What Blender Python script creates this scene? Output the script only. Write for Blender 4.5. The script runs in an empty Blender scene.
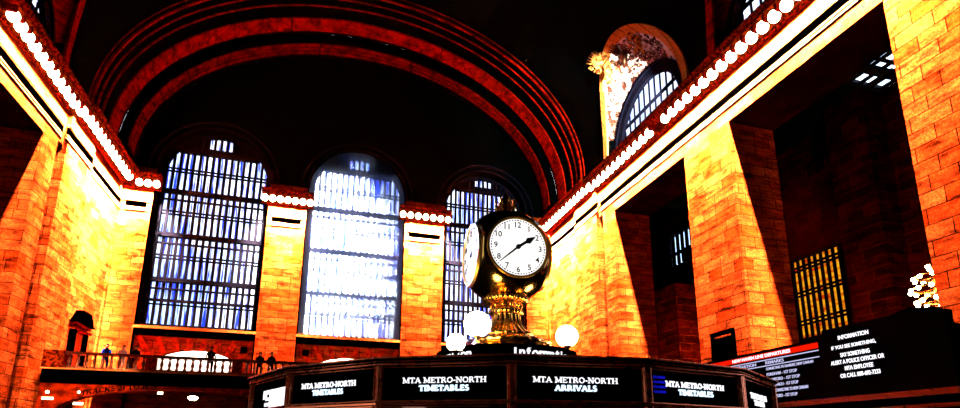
import bpy, bmesh, math, random
from mathutils import Vector, Matrix
random.seed(7)
PI = math.pi
C = bpy.context.scene.collection
sin, cos, rad = math.sin, math.cos, math.radians

# ------------------------------------------------------------------ materials
def mat(name, col, rough=0.6, metal=0.0, emit=None, es=0.0, spec=0.3):
    m = bpy.data.materials.new(name); m.use_nodes = True
    b = m.node_tree.nodes['Principled BSDF']
    b.inputs['Base Color'].default_value = (*col, 1)
    b.inputs['Roughness'].default_value = rough
    b.inputs['Metallic'].default_value = metal
    b.inputs['Specular IOR Level'].default_value = spec
    if emit:
        b.inputs['Emission Color'].default_value = (*emit, 1)
        b.inputs['Emission Strength'].default_value = es
    # slight procedural unevenness
    nt = m.node_tree
    if not emit:
        n = nt.nodes.new('ShaderNodeTexNoise'); n.inputs['Scale'].default_value = 9
        t = nt.nodes.new('ShaderNodeTexCoord'); nt.links.new(t.outputs['Object'], n.inputs['Vector'])
        r = nt.nodes.new('ShaderNodeMapRange'); r.inputs[3].default_value = max(0.02, rough-0.1); r.inputs[4].default_value = min(1, rough+0.1)
        nt.links.new(n.outputs['Fac'], r.inputs[0]); nt.links.new(r.outputs[0], b.inputs['Roughness'])
    return m

def emis(name, col, s):
    m = bpy.data.materials.new(name); m.use_nodes = True
    nt = m.node_tree; nt.nodes.clear()
    e = nt.nodes.new('ShaderNodeEmission'); o = nt.nodes.new('ShaderNodeOutputMaterial')
    e.inputs[0].default_value = (*col, 1); e.inputs[1].default_value = s
    nt.links.new(e.outputs[0], o.inputs[0]); return m

def stone(name, c1, c2, mortar, bw=1.4, rh=0.6, ms=0.022, streak=0.9, vary=1.0, darkc=(0.05, 0.004, 0.0)):
    """coursed ashlar: u = X+Y, v = Z so it wraps round square corners"""
    m = bpy.data.materials.new(name); m.use_nodes = True
    nt = m.node_tree; N = nt.nodes; L = nt.links
    b = N['Principled BSDF']; b.inputs['Roughness'].default_value = 0.75; b.inputs['Specular IOR Level'].default_value = 0.0
    g = N.new('ShaderNodeNewGeometry'); s = N.new('ShaderNodeSeparateXYZ'); L.new(g.outputs['Position'], s.inputs[0])
    a = N.new('ShaderNodeMath'); a.operation = 'ADD'; L.new(s.outputs[0], a.inputs[0]); L.new(s.outputs[1], a.inputs[1])
    c = N.new('ShaderNodeCombineXYZ'); L.new(a.outputs[0], c.inputs[0]); L.new(s.outputs[2], c.inputs[1])
    br = N.new('ShaderNodeTexBrick'); L.new(c.outputs[0], br.inputs['Vector'])
    br.inputs['Scale'].default_value = 1; br.inputs['Brick Width'].default_value = bw; br.inputs['Row Height'].default_value = rh
    br.inputs['Mortar Size'].default_value = ms; br.inputs['Mortar Smooth'].default_value = 0.2
    br.inputs['Color1'].default_value = (*c1, 1); br.inputs['Color2'].default_value = (*c2, 1); br.inputs['Mortar'].default_value = (*mortar, 1)
    br.offset = 0.5; br.squash = 0.7; br.squash_frequency = 3
    n1 = N.new('ShaderNodeTexNoise'); n1.inputs['Scale'].default_value = 1.3; n1.inputs['Detail'].default_value = 9; n1.inputs['Roughness'].default_value = 0.7
    mp = N.new('ShaderNodeMapping'); mp.inputs['Scale'].default_value = (0.6, 0.6, 2.2); L.new(g.outputs['Position'], mp.inputs[0]); L.new(mp.outputs[0], n1.inputs['Vector'])
    r1 = N.new('ShaderNodeValToRGB'); r1.color_ramp.elements[0].position = 0.36; r1.color_ramp.elements[1].position = 0.60
    r1.color_ramp.elements[0].color = (1-streak, 1-streak, 1-streak, 1); L.new(n1.outputs['Fac'], r1.inputs[0])
    mx = N.new('ShaderNodeMix'); mx.data_type = 'RGBA'; mx.blend_type = 'MULTIPLY'; mx.inputs[0].default_value = 1
    L.new(br.outputs['Color'], mx.inputs[6]); L.new(r1.outputs[0], mx.inputs[7])
    n2 = N.new('ShaderNodeTexNoise'); n2.inputs['Scale'].default_value = 14; n2.inputs['Detail'].default_value = 5; L.new(g.outputs['Position'], n2.inputs['Vector'])
    r2 = N.new('ShaderNodeValToRGB'); r2.color_ramp.elements[0].position = 0.40; r2.color_ramp.elements[1].position = 0.62
    r2.color_ramp.elements[0].color = (0.55, 0.42, 0.3, 1); r2.color_ramp.elements[1].color = (1, 1, 1, 1); L.new(n2.outputs['Fac'], r2.inputs[0])
    m2 = N.new('ShaderNodeMix'); m2.data_type = 'RGBA'; m2.blend_type = 'MULTIPLY'; m2.inputs[0].default_value = vary
    L.new(mx.outputs[2], m2.inputs[6]); L.new(r2.outputs[0], m2.inputs[7])
    L.new(m2.outputs[2], b.inputs['Base Color'])
    bp = N.new('ShaderNodeBump'); bp.inputs['Strength'].default_value = 0.5; bp.inputs['Distance'].default_value = 0.02
    L.new(br.outputs['Fac'], bp.inputs['Height']); bp.invert = True; L.new(bp.outputs[0], b.inputs['Normal'])
    return m

def speckle(name, c1, c2, scale, p0=0.45, p1=0.55, rough=0.6, metal=0.0, stretch=(1, 1, 1)):
    m = bpy.data.materials.new(name); m.use_nodes = True
    nt = m.node_tree; N = nt.nodes; L = nt.links; b = N['Principled BSDF']
    b.inputs['Roughness'].default_value = rough; b.inputs['Metallic'].default_value = metal; b.inputs['Specular IOR Level'].default_value = 0.2 if metal else 0.0
    g = N.new('ShaderNodeNewGeometry'); mp = N.new('ShaderNodeMapping'); mp.inputs['Scale'].default_value = stretch
    L.new(g.outputs['Position'], mp.inputs[0])
    n = N.new('ShaderNodeTexNoise'); n.inputs['Scale'].default_value = scale; n.inputs['Detail'].default_value = 6; L.new(mp.outputs[0], n.inputs['Vector'])
    r = N.new('ShaderNodeValToRGB'); r.color_ramp.elements[0].position = p0; r.color_ramp.elements[1].position = p1
    r.color_ramp.elements[0].color = (*c1, 1); r.color_ramp.elements[1].color = (*c2, 1)
    L.new(n.outputs['Fac'], r.inputs[0]); L.new(r.outputs[0], b.inputs['Base Color']); return m

def pane_mat(name, tint1, tint2, veil, scale=1.2):
    """old frosted glass: mostly see-through, a little scattering, streaky blue tint"""
    m = bpy.data.materials.new(name); m.use_nodes = True
    nt = m.node_tree; N = nt.nodes; L = nt.links; N.clear()
    o = N.new('ShaderNodeOutputMaterial'); tr = N.new('ShaderNodeBsdfTransparent'); tl = N.new('ShaderNodeBsdfTranslucent')
    mix = N.new('ShaderNodeMixShader'); mix.inputs[0].default_value = veil
    g = N.new('ShaderNodeNewGeometry'); mp = N.new('ShaderNodeMapping'); mp.inputs['Scale'].default_value = (5.5, 5.5, 0.30); L.new(g.outputs['Position'], mp.inputs[0])
    n = N.new('ShaderNodeTexNoise'); n.inputs['Scale'].default_value = scale; n.inputs['Detail'].default_value = 5; L.new(mp.outputs[0], n.inputs['Vector'])
    r = N.new('ShaderNodeValToRGB'); r.color_ramp.elements[0].position = 0.41; r.color_ramp.elements[1].position = 0.56
    r.color_ramp.elements[0].color = (*tint1, 1); r.color_ramp.elements[1].color = (*tint2, 1)
    L.new(n.outputs['Fac'], r.inputs[0]); L.new(r.outputs[0], tr.inputs[0]); tl.inputs[0].default_value = (0.85, 0.9, 1, 1)
    L.new(tr.outputs[0], mix.inputs[1]); L.new(tl.outputs[0], mix.inputs[2]); L.new(mix.outputs[0], o.inputs[0]); return m

M = {}
M['stone'] = stone('tennessee_stone', (0.31, 0.053, 0.0105), (0.20, 0.017, 0.0016), (0.010, 0.0005, 0.0))
M['stone_plain'] = speckle('smooth_stone', (0.30, 0.075, 0.014), (0.36, 0.11, 0.024), 3)
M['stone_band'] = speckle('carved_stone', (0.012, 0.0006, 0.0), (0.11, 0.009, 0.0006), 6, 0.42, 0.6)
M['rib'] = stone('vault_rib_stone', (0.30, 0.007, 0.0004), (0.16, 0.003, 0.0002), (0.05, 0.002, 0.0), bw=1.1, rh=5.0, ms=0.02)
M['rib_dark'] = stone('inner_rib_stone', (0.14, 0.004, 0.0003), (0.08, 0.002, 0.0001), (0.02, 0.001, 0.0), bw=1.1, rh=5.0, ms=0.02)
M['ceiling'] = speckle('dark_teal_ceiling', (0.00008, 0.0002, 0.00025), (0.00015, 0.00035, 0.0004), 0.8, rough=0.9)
M['shaded_stone'] = stone('shaded_passage_stone', (0.014, 0.0005, 0.00003), (0.003, 0.0001, 0.0), (0.02, 0.002, 0.0))  # same stone as the hall, passage shade put into its colour
M['floor'] = speckle('dark_floor', (0.003, 0.001, 0.0005), (0.008, 0.003, 0.001), 2, rough=0.35)
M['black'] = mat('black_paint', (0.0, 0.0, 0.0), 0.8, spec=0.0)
M['iron'] = mat('black_iron', (0.001, 0.001, 0.0015), 0.7, spec=0.0)
M['iron_b'] = mat('blue_black_iron', (0.001, 0.0012, 0.003), 0.7, spec=0.0)
M['bulb'] = emis('bulb_glow', (1, 0.84, 0.60), 14)
M['globe'] = emis('globe_glow', (1, 0.80, 0.42), 42)
M['bronze'] = mat('bronze_frame', (0.85, 0.17, 0.06), 0.28, 0.7)
M['bronze_dark'] = mat('dark_bronze', (0.10, 0.04, 0.02), 0.3, 1.0)
M['brass'] = speckle('brass', (0.45, 0.16, 0.02), (0.95, 0.50, 0.10), 14, 0.4, 0.62, rough=0.24, metal=1.0)
M['brass_dark'] = mat('aged_brass', (0.30, 0.15, 0.035), 0.14, 1.0)
M['dial'] = emis('opal_dial', (1, 0.96, 0.93), 1.25)
M['dial_ring'] = mat('gilt_ring', (0.95, 0.6, 0.06), 0.3, 0.6)
M['gilt'] = mat('gilt_bezel', (0.95, 0.55, 0.08), 0.35, 1.0)
M['ink'] = mat('black_enamel', (0.004, 0.004, 0.004), 0.4)
M['sign'] = mat('black_sign', (0.0006, 0.0006, 0.0008), 0.7, spec=0.0)
M['lit_white'] = emis('white_lettering_painted_glow', (0.93, 0.93, 1.0), 1.6)
M['lit_blue'] = emis('lit_bluish_lettering', (0.62, 0.82, 1.0), 1.9)
M['lit_lav'] = emis('lit_lavender_lettering', (0.62, 0.62, 0.95), 0.95)
M['lit_red'] = emis('lit_red_stripe', (1.0, 0.01, 0.0), 0.95)
M['lit_screen'] = emis('lit_white_screen', (0.93, 0.95, 1.0), 1.5)
M['blue_led'] = emis('blue_letters', (0.01, 0.01, 0.75), 0.8)
M['glass_dark'] = mat('dark_glass', (0.004, 0.005, 0.006), 0.06, spec=0.5)
M['enamel'] = mat('white_enamel', (0.85, 0.85, 0.85), 0.4)
M['amber'] = speckle('amber', (1, .2, 0), (1, .5, .02), 1)
M['white_wall'] = mat('white_plaster', (0.85, 0.8, 0.7), 0.8)
M['glass_side'] = pane_mat('streaky_glass', (0.004, 0.03, 0.55), (0.95, 0.97, 1.0), 0.02)
M['glass_mid'] = pane_mat('milky_glass', (0.35, 0.45, 0.95), (1, 1, 1), 0.40, 0.6)
M['glass_outer'] = pane_mat('clear_glass', (0.75, 0.85, 1), (1, 1, 1), 0.01)
M['cloth_dark'] = mat('dark_cloth', (0.0008, 0.0008, 0.001), 0.9, spec=0)
M['cloth_blue'] = mat('blue_cloth', (0.0, 0.01, 0.20), 0.9, spec=0)
M['cloth_white'] = mat('white_cloth', (0.8, 0.78, 0.75), 0.9)
M['skin'] = mat('skin', (0.45, 0.2, 0.1), 0.6)
M['relief'] = speckle('gilded_relief', (0.12, 0.02, 0.004), (0.9, 0.40, 0.08), 4, 0.42, 0.6)
M['painted'] = speckle('pale_scrollwork', (0.05, 0.012, 0.006), (0.92, 0.86, 0.82), 2.6, 0.43, 0.47, rough=0.8)
M['rim'] = stone('arch_rim_stone', (0.95, 0.45, 0.09), (0.8, 0.32, 0.05), (0.25, 0.05, 0.01), bw=0.8, rh=40, ms=0.03, streak=0.1)

def amber_glass():
    m = bpy.data.materials.new('amber_lit_glass'); m.use_nodes = True
    nt = m.node_tree; N = nt.nodes; L = nt.links; N.clear()
    o = N.new('ShaderNodeOutputMaterial'); e = N.new('ShaderNodeEmission'); e.inputs[1].default_value = 1.0
    g = N.new('ShaderNodeNewGeometry'); mp = N.new('ShaderNodeMapping'); mp.inputs['Rotation'].default_value = (0.6, 0, 0); mp.inputs['Scale'].default_value = (1, 1, 3.2); L.new(g.outputs['Position'], mp.inputs[0])
    n = N.new('ShaderNodeTexNoise'); n.inputs['Scale'].default_value = 1.0; n.inputs['Detail'].default_value = 6; L.new(mp.outputs[0], n.inputs['Vector'])
    r = N.new('ShaderNodeValToRGB'); r.color_ramp.elements[0].position = 0.38; r.color_ramp.elements[1].position = 0.58
    r.color_ramp.elements[0].color = (0.55, 0.03, 0, 1); r.color_ramp.elements[1].color = (1.0, 0.42, 0.012, 1)
    L.new(n.outputs['Fac'], r.inputs[0]); L.new(r.outputs[0], e.inputs[0]); L.new(e.outputs[0], o.inputs[0]); return m
M['amber'] = amber_glass()
M['balcony_stone'] = speckle('balcony_stone', (0.07, 0.004, 0.0002), (0.26, 0.015, 0.001), 2.5, 0.4, 0.6)

# ------------------------------------------------------------------ mesh builder
class B:
    def __init__(s): s.bm = bmesh.new()
    def box(s, x0, x1, y0, y1, z0, z1):
        v = [s.bm.verts.new((x, y, z)) for z in (z0, z1) for y in (y0, y1) for x in (x0, x1)]
        for f in ((0, 2, 3, 1), (4, 5, 7, 6), (0, 1, 5, 4), (2, 6, 7, 3), (0, 4, 6, 2), (1, 3, 7, 5)):
            s.bm.faces.new([v[i] for i in f])
        return s
    def obox(s, o, r, u, n, a0, a1, b0, b1, c0, c1):
        """box in the frame origin o, axes r,u,n"""
        v = [s.bm.verts.new(o + r*a + u*b + n*c) for c in (c0, c1) for b in (b0, b1) for a in (a0, a1)]
        for f in ((0, 2, 3, 1), (4, 5, 7, 6), (0, 1, 5, 4), (2, 6, 7, 3), (0, 4, 6, 2), (1, 3, 7, 5)):
            s.bm.faces.new([v[i] for i in f])
        return s
    def hexa(s, P):
        v = [s.bm.verts.new(p) for p in P]
        for f in ((0, 2, 3, 1), (4, 5, 7, 6), (0, 1, 5, 4), (2, 6, 7, 3), (0, 4, 6, 2), (1, 3, 7, 5)):
            s.bm.faces.new([v[i] for i in f])
        return s
    def loft(s, rings, closed=False, caps=False):
        R = [[s.bm.verts.new(p) for p in r] for r in rings]
        n = len(R[0])
        for a, b in zip(R, R[1:]):
            for i in range(n if closed else n-1):
                j = (i+1) % n
                s.bm.faces.new((a[i], a[j], b[j], b[i]))
        if caps:
            s.bm.faces.new(R[0][::-1]); s.bm.faces.new(R[-1])
        return s
    def lathe(s, prof, c=(0, 0, 0), n=32, flute=0, fz=None):
        rings = []
        for r, z in prof:
            ring = []
            for i in range(n):
                a = 2*PI*i/n; rr = r
                if flute and fz[0] <= z <= fz[1]: rr = r*(1 + 0.045*cos(a*flute))
                ring.append((c[0]+rr*cos(a), c[1]+rr*sin(a), c[2]+z))
            rings.append(ring)
        return s.loft(rings, True, prof[0][0] > 1e-4 or True)
    def tube(s, pts, r, n=8, closed=False):
        pts = [Vector(p) for p in pts]; rings = []
        for i, p in enumerate(pts):
            d = (pts[min(i+1, len(pts)-1)] - pts[max(i-1, 0)]).normalized() if not closed else (pts[(i+1) % len(pts)]-pts[i-1]).normalized()
            a = d.cross(Vector((0, 0, 1)) if abs(d.z) < 0.9 else Vector((1, 0, 0))).normalized(); b = d.cross(a)
            rr = r[i] if isinstance(r, (list, tuple)) else r
            rings.append([p + a*rr*cos(2*PI*k/n) + b*rr*sin(2*PI*k/n) for k in range(n)])
        if closed: rings.append(rings[0])
        return s.loft(rings, True, not closed)
    def ball(s, c, r, nu=14, nv=9, sz=1.0):
        prof = [(max(1e-4, r*sin(PI*k/nv)), -r*sz*cos(PI*k/nv)) for k in range(nv+1)]
        return s.lathe(prof, c, nu)
    def disc(s, o, r, u, n, rad_, th, seg=48):
        a = [o + r*rad_*cos(2*PI*k/seg) + u*rad_*sin(2*PI*k/seg) for k in range(seg)]
        return s.loft([a, [p + n*th for p in a]], True, True)
    def ring(s, o, r, u, n, ri, ro, th, seg=48, a0=0, a1=2*PI):
        P = []
        full = abs(a1-a0-2*PI) < 1e-6
        for k in range(seg+1):
            a = a0+(a1-a0)*k/seg; d = r*cos(a)+u*sin(a)
            P.append([o+d*ri, o+d*ro, o+d*ro+n*th, o+d*ri+n*th])
        return s.loft(P, True, not full)
    def obj(s, name, m, parent=None, smooth=False, loc=None):
        bmesh.ops.remove_doubles(s.bm, verts=s.bm.verts, dist=1e-5)
        bmesh.ops.recalc_face_normals(s.bm, faces=s.bm.faces)
        me = bpy.data.meshes.new(name)
        if loc is not None: bmesh.ops.translate(s.bm, verts=s.bm.verts, vec=-Vector(loc))
        s.bm.to_mesh(me); s.bm.free()
        for p in me.polygons: p.use_smooth = smooth
        me.materials.append(M[m] if isinstance(m, str) else m)
        o = bpy.data.objects.new(name, me); C.objects.link(o)
        if loc is not None: o.location = loc
        if parent:
            o.parent = parent
            if loc is None and parent.matrix_basis.translation.length > 0:
                o.matrix_parent_inverse = Matrix.Translation(parent.matrix_basis.translation).inverted()
            elif loc is not None:
                o.location = Vector(loc) - world(parent)
        return o
def world(o):
    v = Vector(o.location)
    while o.parent: v = v + o.parent.location if not o.get('_inv') else v; o = o.parent
    return v
def put(o, parent):
    """parent o (built in world coordinates, at the origin) under parent"""
    o.parent = parent
    return o
def thing(name, label, cat, loc=(0, 0, 0), group=None):
    o = bpy.data.objects.new(name, None); C.objects.link(o); o.location = loc
    o['label'] = label; o['category'] = cat
    if group: o['group'] = group
    return o
def tag(o, label, cat, group=None, kind=None):
    o['label'] = label; o['category'] = cat
    if group: o['group'] = group
    if kind: o['kind'] = kind
    return o
def struct(o, label=None):
    o['kind'] = 'structure'
    if label: o['label'] = label
    return o
X3, Y3, Z3 = Vector((1, 0, 0)), Vector((0, 1, 0)), Vector((0, 0, 1))

# ------------------------------------------------------------------ key dimensions (eye level = 0)
FL = -1.65
XL, XR, XC = -16.15, 20.45, 2.15
LZ = 17.4                    # underside of the tall openings
D = 47.0                     # end wall
VZ, VRX, VRZ = 22.5, 18.3, 13.5
WT = 3.0
OPEN = [(0.8, 9.5), (13.3, 22.05), (25.9, 34.3)]
LUN = [30.0, 17.7]
BZ = 20.45                   # height of the row of bulbs

def vault_x(z, side):
    t = max(0, 1-((z-VZ)/VRZ)**2) if z > VZ else 1
    return XC + side*VRX*math.sqrt(t)

# ------------------------------------------------------------------ floor, side walls
struct(B().box(-60, 70, -12, 49.9, FL-0.3, FL).obj('floor', 'floor'))

def side_wall(side, name):
    b = B(); xf = XR if side > 0 else XL
    def bx(off0, off1, y0, y1, z0, z1):    # offsets from the wall face, + = into the room
        xs = sorted((xf - side*off0, xf - side*off1)); b.box(xs[0], xs[1], y0, y1, z0, z1)
    y = -12
    for a, c in OPEN:
        bx(0, -WT, y, a, FL, LZ); y = c
    bx(0, -WT, 34.3, 36.0, FL, LZ)
    bx(-0.5, -WT, 36.0, 36.6, FL, LZ+0.6)
    bx(0.25, -WT, 36.6, 40.4, FL, LZ+0.001)
    bx(0, -WT, 40.4, 46.6, FL, LZ)
    bx(0.12, -WT, 46.6, D+1.5, FL, LZ)
    # above the lintel, cut round the lunettes
    bx(0, -WT, -12, 36.0, LZ, 22.0)
    bx(0, -0.45, 36.0, 36.6, LZ+0.5, 22.0)
    bx(0, -WT, 36.6, D, LZ, 22.0)
    bx(0.25, -0.5, 36.6, 40.4, LZ, 20.1)
    return b.obj(name, 'stone')
struct(side_wall(1, 'wall_right')); struct(side_wall(-1, 'wall_left'))
# wall band between cornice and vault
for side, nm in ((1, 'wall_right_upper'), (-1, 'wall_left_upper')):
    b = B(); xf = XR if side > 0 else XL
    ys = [-12] + [v for yc in sorted(LUN) for v in (yc-4.4, yc+4.4)] + [D]
    for i in range(0, len(ys), 2):
        x = sorted((xf, xf+side*1.2)); b.box(x[0], x[1], ys[i], ys[i+1], 22.0, 23.4)
    struct(b.obj(nm, 'ceiling'))

# ------------------------------------------------------------------ side mouldings and cornice
def profile_run(b, side, y0, y1, base, prof):
    xf = XR if side > 0 else XL
    pr = [(xf - side*(p+base), z) for p, z in prof]
    b.loft([[(x, y0, z) for x, z in pr], [(x, y1, z) for x, z in pr]], True, True)
ARCH = [(-0.05, 18.95), (0.05, 18.98), (0.10, 19.10), (0.10, 19.18), (-0.05, 19.20)]
FIL1 = [(-0.05, 18.43), (0.035, 18.44), (0.035, 18.49), (-0.05, 18.49)]
FIL2 = [(-0.05, 18.24), (0.03, 18.25), (0.03, 18.30), (-0.05, 18.30)]
CORN = [(-0.05, 20.05), (0.10, 20.08), (0.14, 20.22), (0.22, 20.26), (0.22, 20.78), (0.86, 20.80), (0.88, 20.92), (0.98, 21.02), (1.02, 21.12), (1.02, 21.2), (0.4, 21.25), (-0.05, 21.25)]
SHADE_BAND = [[(-0.05, a), (0.02, a), (0.02, c), (-0.05, c)] for a, c in ((18.50, 19.0), (18.31, 18.43), (18.12, 18.24))]  # black strips painting the moulding's shadow lines onto the wall
nt_ = 0
for side in (1, -1):
    for (y0, y1, base) in ((9.0 if side > 0 else 25.0, 36.3, 0), (36.3, 40.4, .25), (40.4, 46.9, 0.0)):
        b = B()
        for pr in (ARCH, FIL1, FIL2): profile_run(b, side, y0, y1, base, pr)
        nt_ += 1; struct(b.obj('trim_%d' % nt_, 'stone_plain'))
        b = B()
        for pr in SHADE_BAND: profile_run(b, side, y0, y1, base, pr)
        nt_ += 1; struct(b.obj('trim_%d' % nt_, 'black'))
    for (y0, y1, base) in ((9.0 if side > 0 else 25.0, 37.0, 0), (37.0, 46.0, .25)):
        b = B(); profile_run(b, side, y0, y1, base, CORN)
        xf = XR if side > 0 else XL
        # dentils under the soffit and along the crown, brackets between the bulbs
        y = y0+0.1
        while y < y1-0.1:
            x = sorted((xf - side*(base+0.14), xf - side*(base+0.26))); b.box(x[0], x[1], y, y+0.13, 20.06, 20.22)
            x = sorted((xf - side*(base+0.98), xf - side*(base+1.08))); b.box(x[0], x[1], y, y+0.13, 21.04, 21.16)
            y += 0.26
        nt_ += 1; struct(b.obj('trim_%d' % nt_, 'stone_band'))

def bulb_runs():
    runs = []
    for side, sn in ((1, 'right'), (-1, 'left')):
        runs.append((side, 0.5, [36.75] , 'single larger round bulb at the break in the %s cornice' % sn, 'corner bulbs of the %s cornice' % sn))
        runs.append((side, 0.5, [35.95-0.74*k for k in range(11)], 'round bulb in the %s cornice row above the farther tall opening' % sn, 'bulbs of the middle stretch of the %s cornice' % sn))
        if side > 0: runs.append((side, 0.5, [26.75-0.74*k for k in range(20)], 'large glowing bulb in the near stretch of the right cornice, towards top right', 'bulbs of the near stretch of the right cornice'))
        runs.append((side, 0.75, [37.5+0.74*k for k in range(12)], 'small glowing bulb in the far stretch of the %s cornice, beside the end windows' % sn, 'bulbs of the far stretch of the %s cornice' % sn))
    return runs
bulb0 = None
def bulb(x, y, z, label, group, r=1.0):
    global bulb0
    if bulb0 is None:
        bulb0 = B().ball((0, 0, 0), 0.285, 14, 10, 1.12).obj('cornice_bulb', 'bulb', smooth=True); o = bulb0
    else:
        o = bulb0.copy(); C.objects.link(o)
    o.location = (x, y, z); o.scale = (r, r, r)
    tag(o, label, 'light bulb', group)
for side, off, ys, lab, grp in bulb_runs():
    xf = XR if side > 0 else XL
    sm = B()
    for i, y in enumerate(ys):
        if len(ys) == 1: bulb(xf-side*0.62, y, BZ, lab, None, 1.12); del_g = bpy.context
        else: bulb(xf-side*off, y, BZ, lab, grp)
        x = sorted((xf-side*(off-0.3), xf-side*(off+0.3)))
        sm.box(x[0], x[1], y-0.37-0.07, y-0.37+0.07, BZ-0.02, 20.82)
        sm.lathe([(0.09, 0), (0.12, 0.16)], (xf-side*off, y, BZ+0.2), 10)
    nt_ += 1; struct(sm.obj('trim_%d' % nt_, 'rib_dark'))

# ------------------------------------------------------------------ end wall
WIN = [(-13.95, -5.2), (-2.1, 6.5), (10.1, 18.25)]
SILL, SPR = 8.75, 21.95
def arch_top(x, x0, x1, zs, k=1.0):
    c = (x0+x1)/2; r = (x1-x0)/2
    return zs + k*math.sqrt(max(0, r*r-(x-c)**2))
def end_wall():
    b = B()
    xs = [XL-0.5] + [v for w in WIN for v in w] + [XR+0.5]
    for i in range(0, len(xs), 2):
        b.box(xs[i], xs[i+1], D, D+1.5, FL, 22.0)
    for (x0, x1) in WIN:      # recessed apron below each window, with the low arch of the balcony passage
        c = (x0+x1)/2 + 0.1; R = 6.0; zt = 7.3; n = 28
        for k in range(n):
            a, d = x0+(x1-x0)*k/n, x0+(x1-x0)*(k+1)/n
            def zz(x):
                q = R*R-(x-c)**2
                z = zt - R + math.sqrt(q) if q > 0 and abs(x-c) < 2.95 else 3.6
                return z
            za, zd = zz(a), zz(d)
            if min(za, zd) < 4: za = zd = 3.6
            b.hexa([(a, D+0.35, za), (d, D+0.35, zd), (a, D+1.2, za), (d, D+1.2, zd), (a, D+0.35, 8.2), (d, D+0.35, 8.2), (a, D+1.2, 8.2), (d, D+1.2, 8.2)])
    for (x0, x1) in WIN: b.box(x0, x1, D+0.36, D+1.19, FL, 4.3)
    return b.obj('wall_end', 'stone')
struct(end_wall())
def end_upper():
    b = B(); xs = [XL-0.5] + [v for w in WIN for v in w] + [XR+0.5]
    for i in range(0, len(xs), 2): b.box(xs[i], xs[i+1], D, D+1.5, 22.0, 37.5)
    for (x0, x1) in WIN:
        n = 28
        for k in range(n):
            a, d = x0+(x1-x0)*k/n, x0+(x1-x0)*(k+1)/n
            za, zd = arch_top(a, x0, x1, SPR), arch_top(d, x0, x1, SPR)
            b.hexa([(a, D, za), (d, D, zd), (a, D+1.5, za), (d, D+1.5, zd), (a, D, 37.5), (d, D, 37.5), (a, D+1.5, 37.5), (d, D+1.5, 37.5)])
    return b.obj('wall_end_upper', 'ceiling')  # dark ceiling colour paints the unlit upper wall black
struct(end_upper())
# moulded arch rings above the windows
for i, (x0, x1) in enumerate(WIN):
    c = Vector(((x0+x1)/2, D-0.02, SPR)); r = (x1-x0)/2
    b = B(); b.ring(c, X3, Z3, -Y3, r+0.02, r+0.16, 0.10, 40, 0, PI); b.ring(c, X3, Z3, -Y3, r+0.55, r+0.72, 0.16, 40, 0, PI)
    nt_ += 1; struct(b.obj('trim_%d' % nt_, 'iron_b'))
# sills
for (x0, x1) in WIN:
    b = B(); b.box(x0, x1, D-0.02, D+1.3, 8.74, 8.95)
    nt_ += 1; struct(b.obj('trim_%d' % nt_, 'stone_plain'))
    b = B(); b.box(x0, x1, D+0.1, D+1.3, 8.22, 8.74); nt_ += 1; struct(b.obj('trim_%d' % nt_, 'black'))
    # radiating voussoirs above the passage arch
    b = B(); c = Vector(((x0+x1)/2+0.1, D+0.35, 1.3))
    for k in range(-9, 10):
        a = k*0.062*1.25; d = Vector((sin(a), 0, cos(a))); t = Vector((cos(a), 0, -sin(a)))
        top = (8.15-c.z)/cos(a)
        if k % 2: b.obox(c, t, d, -Y3, -0.2, 0.2, 6.02, top, 0, 0.05)
    nt_ += 1; struct(b.obj('trim_%d' % nt_, 'balcony_stone'))
    # dark downpipe-like jamb edges
    b = B()
    b.box(x0+0.0, x0+0.10, D+0.0, D+0.3, FL, 22); b.box(x1-0.10, x1, D+0.0, D+0.3, FL, 22)
    nt_ += 1; struct(b.obj('trim_%d' % nt_, 'black'))
# small square vents in the spandrels
vent0 = None
for x in (-6.0, -1.25):
    b = B(); b.ring(Vector((x, D+0.3, 7.45)), X3, Z3, -Y3, 0.28, 0.36, 0.05, 4, PI/4, PI/4+2*PI); b.box(x-0.24, x+0.24, D+0.22, D+0.33, 7.21, 7.69)
    o = b.obj('wall_vent', 'black')
    tag(o, 'small dark square vent in the wall under the %s window' % ('left' if x < -3 else 'bright middle'), 'vent')

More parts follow.
